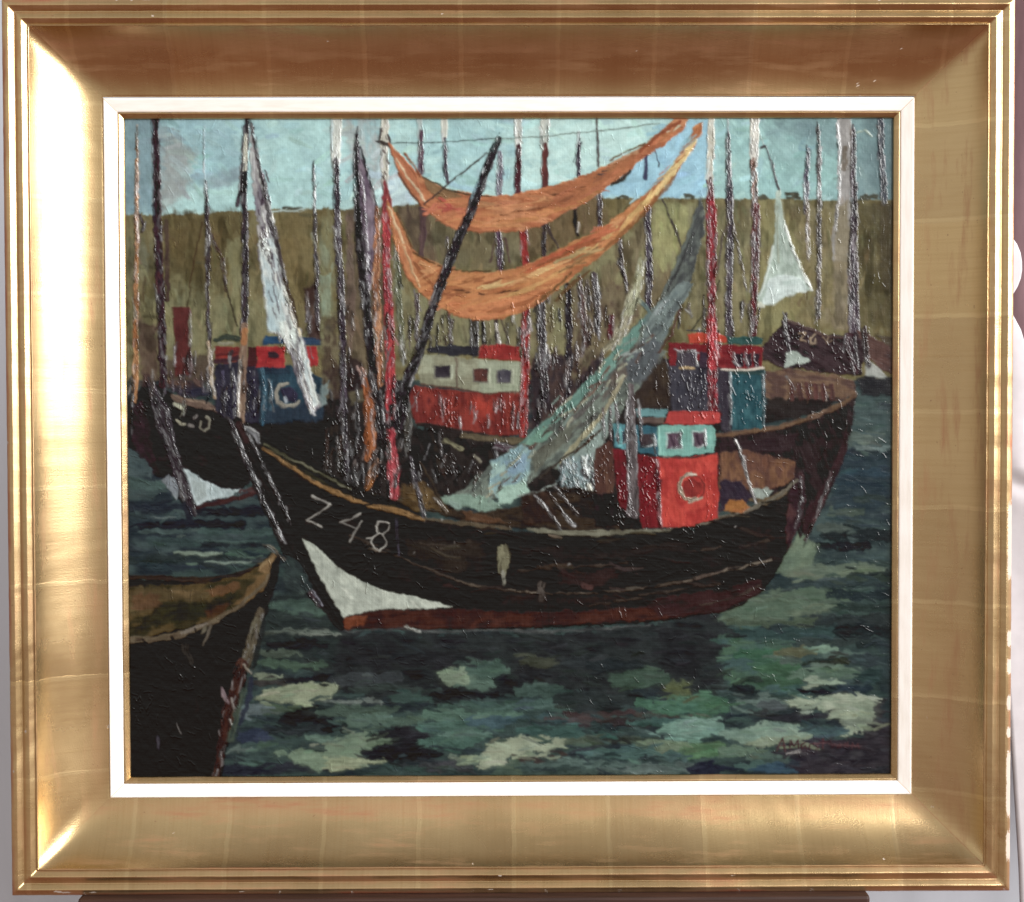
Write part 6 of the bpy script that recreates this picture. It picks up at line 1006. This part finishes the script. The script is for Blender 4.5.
# ---- open boat, lower left
P(bT, [(119, 580), (160, 580), (200, 581), (236, 576), (258, 566), (270, 552), (280, 556), (276, 580), (270, 600), (262, 630), (252, 660), (240, 700), (228, 745), (218, 785), (119, 785)], [(26, 22, 23), (32, 27, 27), (22, 19, 20), (38, 32, 31)], 15, 24, 4, 1, .7, .45)
bTi = part('inside_planking', bT, 'olive brown')
P(bTi, [(119, 588), (160, 585), (200, 584), (240, 576), (262, 562), (272, 553), (277, 562), (268, 580), (252, 598), (232, 612), (204, 624), (180, 630), (150, 636), (119, 640)], [(70, 60, 40), (56, 52, 36), (92, 76, 48), (48, 46, 34)], -6, 24, 3.4, 1.2, .8, .5)
P(bTi, [(119, 590), (150, 588), (200, 590), (216, 596), (190, 602), (160, 600), (152, 612), (119, 612)], [(104, 90, 60), (88, 74, 50), (120, 98, 66)], 4, 16, 3, 2, 1.5, .5, .9); P(bTi, [(130, 594), (158, 594), (160, 606), (140, 612), (130, 608)], [(108, 78, 54), (92, 66, 48)], 10, 10, 3, 2, 1.5, .5, .8)
P(bTi, [(160, 604), (210, 602), (236, 594), (228, 608), (200, 620), (150, 628), (130, 630)], [(52, 52, 36), (44, 42, 32), (64, 62, 42)], -8, 18, 3, 2, 1.5, .4, .9); P(bTi, [(204, 592), (238, 582), (240, 590), (212, 598)], [(122, 86, 56), (104, 74, 50)], -10, 12, 3, 1.4, 1, .5, .8); P(bTi, [(204, 610), (228, 604), (222, 616), (206, 620)], [(84, 54, 36), (72, 48, 34)], -14, 10, 3, 1.5, 1.2, .4, .8)
P(bTi, [(258, 568), (272, 553), (278, 560), (268, 574), (256, 572)], [(140, 112, 74), (124, 98, 66), (152, 126, 88)], -50, 10, 3, .9, .7, .6); P(bTi, [(256, 576), (270, 574), (262, 592), (244, 604), (232, 606), (246, 592)], [(120, 94, 60), (104, 82, 54)], -46, 12, 3, 1.2, .8, .5)
bTg = part('gunwale', bT)
B(bTg, [(119, 577), (160, 578), (200, 581), (236, 575), (258, 566)], [4, 5, 6, 5, 3], [(42, 32, 28), (60, 46, 36), (34, 27, 26)], .05, .6, 1); B(bTg, [(119, 641), (150, 640), (180, 635), (208, 624), (236, 608), (258, 590), (272, 570)], [6, 6.5, 6, 5, 4, 3, 2], [(92, 78, 62), (110, 98, 78), (74, 60, 50)], .12, .7, 1); B(bTg, [(180, 634), (206, 624)], 3, [(126, 116, 104)], .35, .7, 1)
B(bTg, [(266, 546), (276, 552), (283, 560)], 2.4, [(150, 138, 120), (84, 74, 66)], .3, .9, gl=.6)
bTs = part('stem_post', bT)
B(bTs, [(276, 560), (272, 580), (264, 602), (258, 618)], [6, 9, 10, 9], [(42, 38, 38), (34, 30, 30)], .05, .6, 1); B(bTs, [(259, 612), (254, 632), (248, 652), (243, 668)], [7, 9, 11, 9], [(104, 98, 80), (86, 76, 62), (122, 114, 94)], .15, .7, 1, gl=.4); B(bTs, [(241, 664), (236, 690), (228, 715), (222, 740), (214, 778)], [11, 13, 14, 9, 7], [(74, 46, 40), (60, 40, 37), (88, 60, 50)], .08, .7, 1.2, gl=.4)
B(bTs, [(243, 665), (250, 674)], 2, [(150, 140, 126)], .3, .9); B(bTs, [(229, 720), (233, 732)], 1.6, [(196, 192, 184)], .2, .9); B(bTs, [(231, 700), (234, 712)], 2, [(140, 132, 126)], .4, .8)
B(water, [(264, 622), (256, 655), (252, 668)], [5, 6, 4], [(44, 46, 48)], .1, .5, 1); B(water, [(244, 690), (236, 715), (230, 740)], [5, 6, 6], [(84, 96, 78), (60, 70, 66)], .25, .6, 1.2); B(water, [(250, 680), (248, 700), (240, 725)], [5, 5, 4], [(52, 56, 74)], .2, .6, 1.2)
work([(132, 650), (240, 620), (210, 770), (132, 770)], 90, 70, 16, 4, 25, .2, .05, .4, .3, 3); specks([(132, 650), (240, 625), (210, 770), (132, 770)], 46, 70, 30, (.3, 1.)); B(bT, [(176, 724), (179, 734)], 1.1, [(120, 116, 112)], .4, .8); B(bT, [(156, 736), (158, 750)], 2, [(72, 68, 76)], .5, .8, 1)
B(bT, [(184, 648), (188, 662)], 8, [(56, 52, 48)], .5, .4, 1.4)

# ---- signature
sg_ = part('signature', None, 'dark red brush lettering')
sc_ = [(82, 52, 56), (70, 44, 50)]
for pts, ws in (([(777, 752), (780, 744), (783, 739)], [1.5, 2.2, 1.8]), ([(783, 739), (785, 746), (786, 752)], [1.8, 2, 1.4]), ([(779, 747), (786, 746)], 1.4), ([(790, 750), (791, 742), (795, 747), (799, 741), (800, 749)], [2, 2, 1.6, 2, 1.6]), ([(806, 744), (802, 746), (803, 749), (807, 747), (808, 750)], 1.5), ([(811, 750), (811, 745), (815, 744)], 1.5), ([(820, 744), (817, 746), (820, 748), (817, 750)], 1.5), ([(824, 739), (824, 749)], 1.6), ([(821, 743), (829, 742)], 1.3), ([(832, 740), (832, 749), (836, 746), (833, 744)], 1.4), ([(840, 745), (838, 748), (842, 748), (841, 744)], 1.4), ([(846, 745), (845, 748), (849, 748), (848, 744)], 1.4), ([(852, 749), (853, 744), (856, 748), (859, 744), (860, 749)], 1.4)):
    B(sg_, pts, ws, sc_, .22, .8, .6)
B(water, [(815, 744), (838, 745), (862, 747)], 1.2, [(112, 78, 82)], .3, .5); B(water, [(788, 755), (800, 752)], 3, [(150, 140, 140)], .4, .6)
# ---- fine lips of paint all over, following the brush
for k in range(1150):
    x, y = R.uniform(126, 892), R.uniform(120, 775); i = int(ID[int((y - Y0) * S), int((x - X0) * S)])
    if i == sky: a = R.normal(88, 16); am = .16
    elif i == hill: a = R.normal(88, 9); am = .24
    elif i == water: a = R.choice([R.normal(3, 14), R.normal(80, 30)]); am = .24
    elif i == bZ or i == bT: a = R.choice([R.normal(6, 14), R.normal(75, 25)], p=[.7, .3]); am = .26
    elif i == n1 or i == n2: a = R.normal(-12, 14); am = .34
    else: a = R.normal(86, 14); am = .34
    a = math.radians(a); ln = R.uniform(4, 13); c_, s_ = math.cos(a), math.sin(a)
    ridge([(x + c_ * ln * (t_ - .5) + R.normal(0, .4), y + s_ * ln * (t_ - .5) + R.normal(0, .4)) for t_ in (0, .2, .4, .6, .8, 1)], R.uniform(.32, .55), am * R.uniform(.5, 1.9))
# ---- age and handling: edges worn into each other, broken colour, a dulling varnish
_w = window(X0, Y0, X1, Y1); gx_, gy_ = _w[2][:NY, :NX], _w[3][:NY, :NX]
def blur(a, sx, sy):
    for ax, s in ((1, sx), (0, sy)):
        s *= S
        if s < .2: continue
        r = int(3 * s) + 1; k = np.exp(-.5 * (np.arange(-r, r + 1) / s) ** 2); k /= k.sum()
        pad = [(0, 0)] * a.ndim; pad[ax] = (r, r); b = np.pad(a, pad, mode='edge'); n = a.shape[ax]
        a = sum(k[t] * (b[:, t:t + n] if ax == 1 else b[t:t + n]) for t in range(2 * r + 1)).astype(np.float32)
    return a
def drag(ax_, ay_, sc, seed):
    dx_ = (fbm(gx_ / sc + seed, gy_ / sc, 2) - .5) * ax_ * S * 2; dy_ = (fbm(gx_ / sc, gy_ / sc + seed, 2) - .5) * ay_ * S * 2
    jj, ii = np.mgrid[0:NY, 0:NX]
    return np.clip(jj + dy_, 0, NY - 1).astype(int), np.clip(ii + dx_, 0, NX - 1).astype(int)
isw = blur((ID == water).astype(np.float32), 1.5, 1.5)[..., None]; iss = blur((ID == sky).astype(np.float32), 1, 1)[..., None]; ish = blur((ID == hill).astype(np.float32), 1, 1)[..., None]
CO = CO * .35 + CO[drag(.9, .9, 4., 31.)] * .4 + CO[drag(2.4, 2.0, 9., 77.)] * .25
wat = blur(CO[drag(12, 4, 7., 5.)], 2.5, .7)
CO = CO * (1 - .15 * isw) + wat * .15 * isw; CO = CO * (1 + isw * (np.array([.97, 1.035, .985], np.float32) - 1))
soft_ = blur(CO, .65, .65); CO = CO * .5 + soft_ * .5
# broken dark and pale scumble, upright over the boats, level over the water
up = fbm(gx_ / 3, gy_ / 16, 3); lv = fbm(gx_ / 18, gy_ / 3.2, 3); sk = np.where(isw[..., 0] > .5, lv, up); isn = blur(((ID == n1) | (ID == n2)).astype(np.float32), .8, .8); calm = np.clip(1 - .75 * iss[..., 0] - .5 * ish[..., 0] - .75 * isn, .1, 1)
mot = .42 * (fbm(gx_ / 10, gy_ / 10, 3) - .5) + .16 * (fbm(gx_ / 3, gy_ / 3, 3) - .5) + .42 * (sk - .5) * calm
CO *= np.exp(mot)[..., None]
dk = np.clip((sk - .60) / .1, 0, 1) * calm * .16; CO *= (1 - dk)[..., None]
CO *= (1 - .40 * ish[..., 0] * np.clip((fbm(gx_ / 10 + 9, gy_ / 26, 3) - .54) / .16, 0, 1))[..., None]
tint = np.array([1.06, .99, .92]); CO *= (1 + ish * (tint - 1) * (2 * fbm(gx_ / 14, gy_ / 20 + 4, 2) - .4)[..., None])
gry = CO @ np.array([.3, .59, .11], np.float32)
sat = 1 - .12 - .16 * isw[..., 0] - .02 * isn - .10 * ish[..., 0]; CO = gry[..., None] * (1 - sat[..., None]) + CO * sat[..., None]
CO *= (.97 - .05 * isw - .04 * isn[..., None]) * (1 + isn[..., None] * (np.array([.99, 1.0, .84], np.float32) - 1))
CO = np.clip(CO, .004, .95).astype(np.float32)
HG = (.62 * blur(HG, .45, .45) + .05 * (fbm(gx_ / 1.5, gy_ / 1.5, 2) - .5) + .34 * (fbm(gx_ / 6, gy_ / 6, 2) - .5)).astype(np.float32)
# ------------------------------------------------------------------ pigment -> mesh
DEPTH = -HF + 6.9                                          # paint surface just behind the fillet
LIT = np.array([1.60, 1.51, 1.45])                                                  # how brightly the room lights a white canvas
def build_painting():
    from mathutils import Vector
    # the picture's own corners inside the frame
    CWd, CHt = 0.6169, 0.5308
    q = CORNERS
    A = []; bb = []
    for (px, py), (X, Z) in zip(q, ((-CWd / 2, CHt / 2), (CWd / 2, CHt / 2), (CWd / 2, -CHt / 2), (-CWd / 2, -CHt / 2))):
        A.append([px, py, 1, 0, 0, 0, -X * px, -X * py]); bb.append(X); A.append([0, 0, 0, px, py, 1, -Z * px, -Z * py]); bb.append(Z)
    hm = np.linalg.solve(np.array(A, float), np.array(bb, float))
    gx, gy = np.meshgrid(X0 + np.arange(NX) / S, Y0 + np.arange(NY) / S)
    dn = hm[6] * gx + hm[7] * gy + 1
    WX = (hm[0] * gx + hm[1] * gy + hm[2]) / dn; WZ = (hm[3] * gx + hm[4] * gy + hm[5]) / dn - .0006
    H = HG + HC
    H = np.clip(H, -.4, 3.2) * 0.000783
    yc = DEPTH * PX
    V = np.stack([WX, yc - H, WZ], -1).astype(np.float32)
    dx = np.gradient(V, axis=1); dy = np.gradient(V, axis=0); nr = np.cross(dx, dy); nr /= np.linalg.norm(nr, axis=-1, keepdims=True) + 1e-12
    if nr[..., 1].mean() > 0: nr = -nr
    pig = np.clip(CO / LIT - .0122, .0011, .9)
    idx = np.arange(NX * NY).reshape(NY, NX)
    quads = np.stack([idx[:-1, :-1], idx[1:, :-1], idx[1:, 1:], idx[:-1, 1:]], -1).reshape(-1, 4)
    qid = ID[:-1, :-1].reshape(-1)
    Vf = V.reshape(-1, 3); Nf = nr.reshape(-1, 3).astype(np.float32); Cf = np.concatenate([pig.reshape(-1, 3), np.ones((NX * NY, 1))], 1).astype(np.float32)
    root = empty('painting', 'oil painting of black fishing boats and orange nets in a harbour', 'painting', (0, yc, -CHt / 2))
    shift = Vector((0, -yc, CHt / 2))
    cb = bmobj('canvas', [box(WX.min() - .001, WX.max() + .001, yc + .0012, yc + .018, WZ.min() - .001, WZ.max() + .001, .001)], LINEN, root); cb.location = shift
    objs = {}
    for k, (nm, par, lab) in enumerate(PARTS):
        qq = quads[qid == k]
        if len(qq) == 0: print('EMPTY PART', nm); continue
        used, invx = np.unique(qq.ravel(), return_inverse=True)
        me = bpy.data.meshes.new(nm)
        me.vertices.add(len(used)); me.vertices.foreach_set('co', Vf[used].ravel())
        me.loops.add(qq.size); me.loops.foreach_set('vertex_index', invx.astype(np.int32))
        me.polygons.add(len(qq)); me.polygons.foreach_set('loop_start', np.arange(0, qq.size, 4, dtype=np.int32))
        me.update(calc_edges=True)
        me.polygons.foreach_set('use_smooth', np.ones(len(qq), bool))
        at = me.color_attributes.new('pigment', 'FLOAT_COLOR', 'POINT'); at.data.foreach_set('color', Cf[used].ravel())
        me.normals_split_custom_set_from_vertices(Nf[used])
        me.materials.append(OIL)
        o = bpy.data.objects.new(nm, me); COL.objects.link(o)
        if par is None: o.parent = root; o.location = shift
        else: o.parent = objs[par]
        if lab: o['label'] = lab
        objs[k] = o
build_painting()
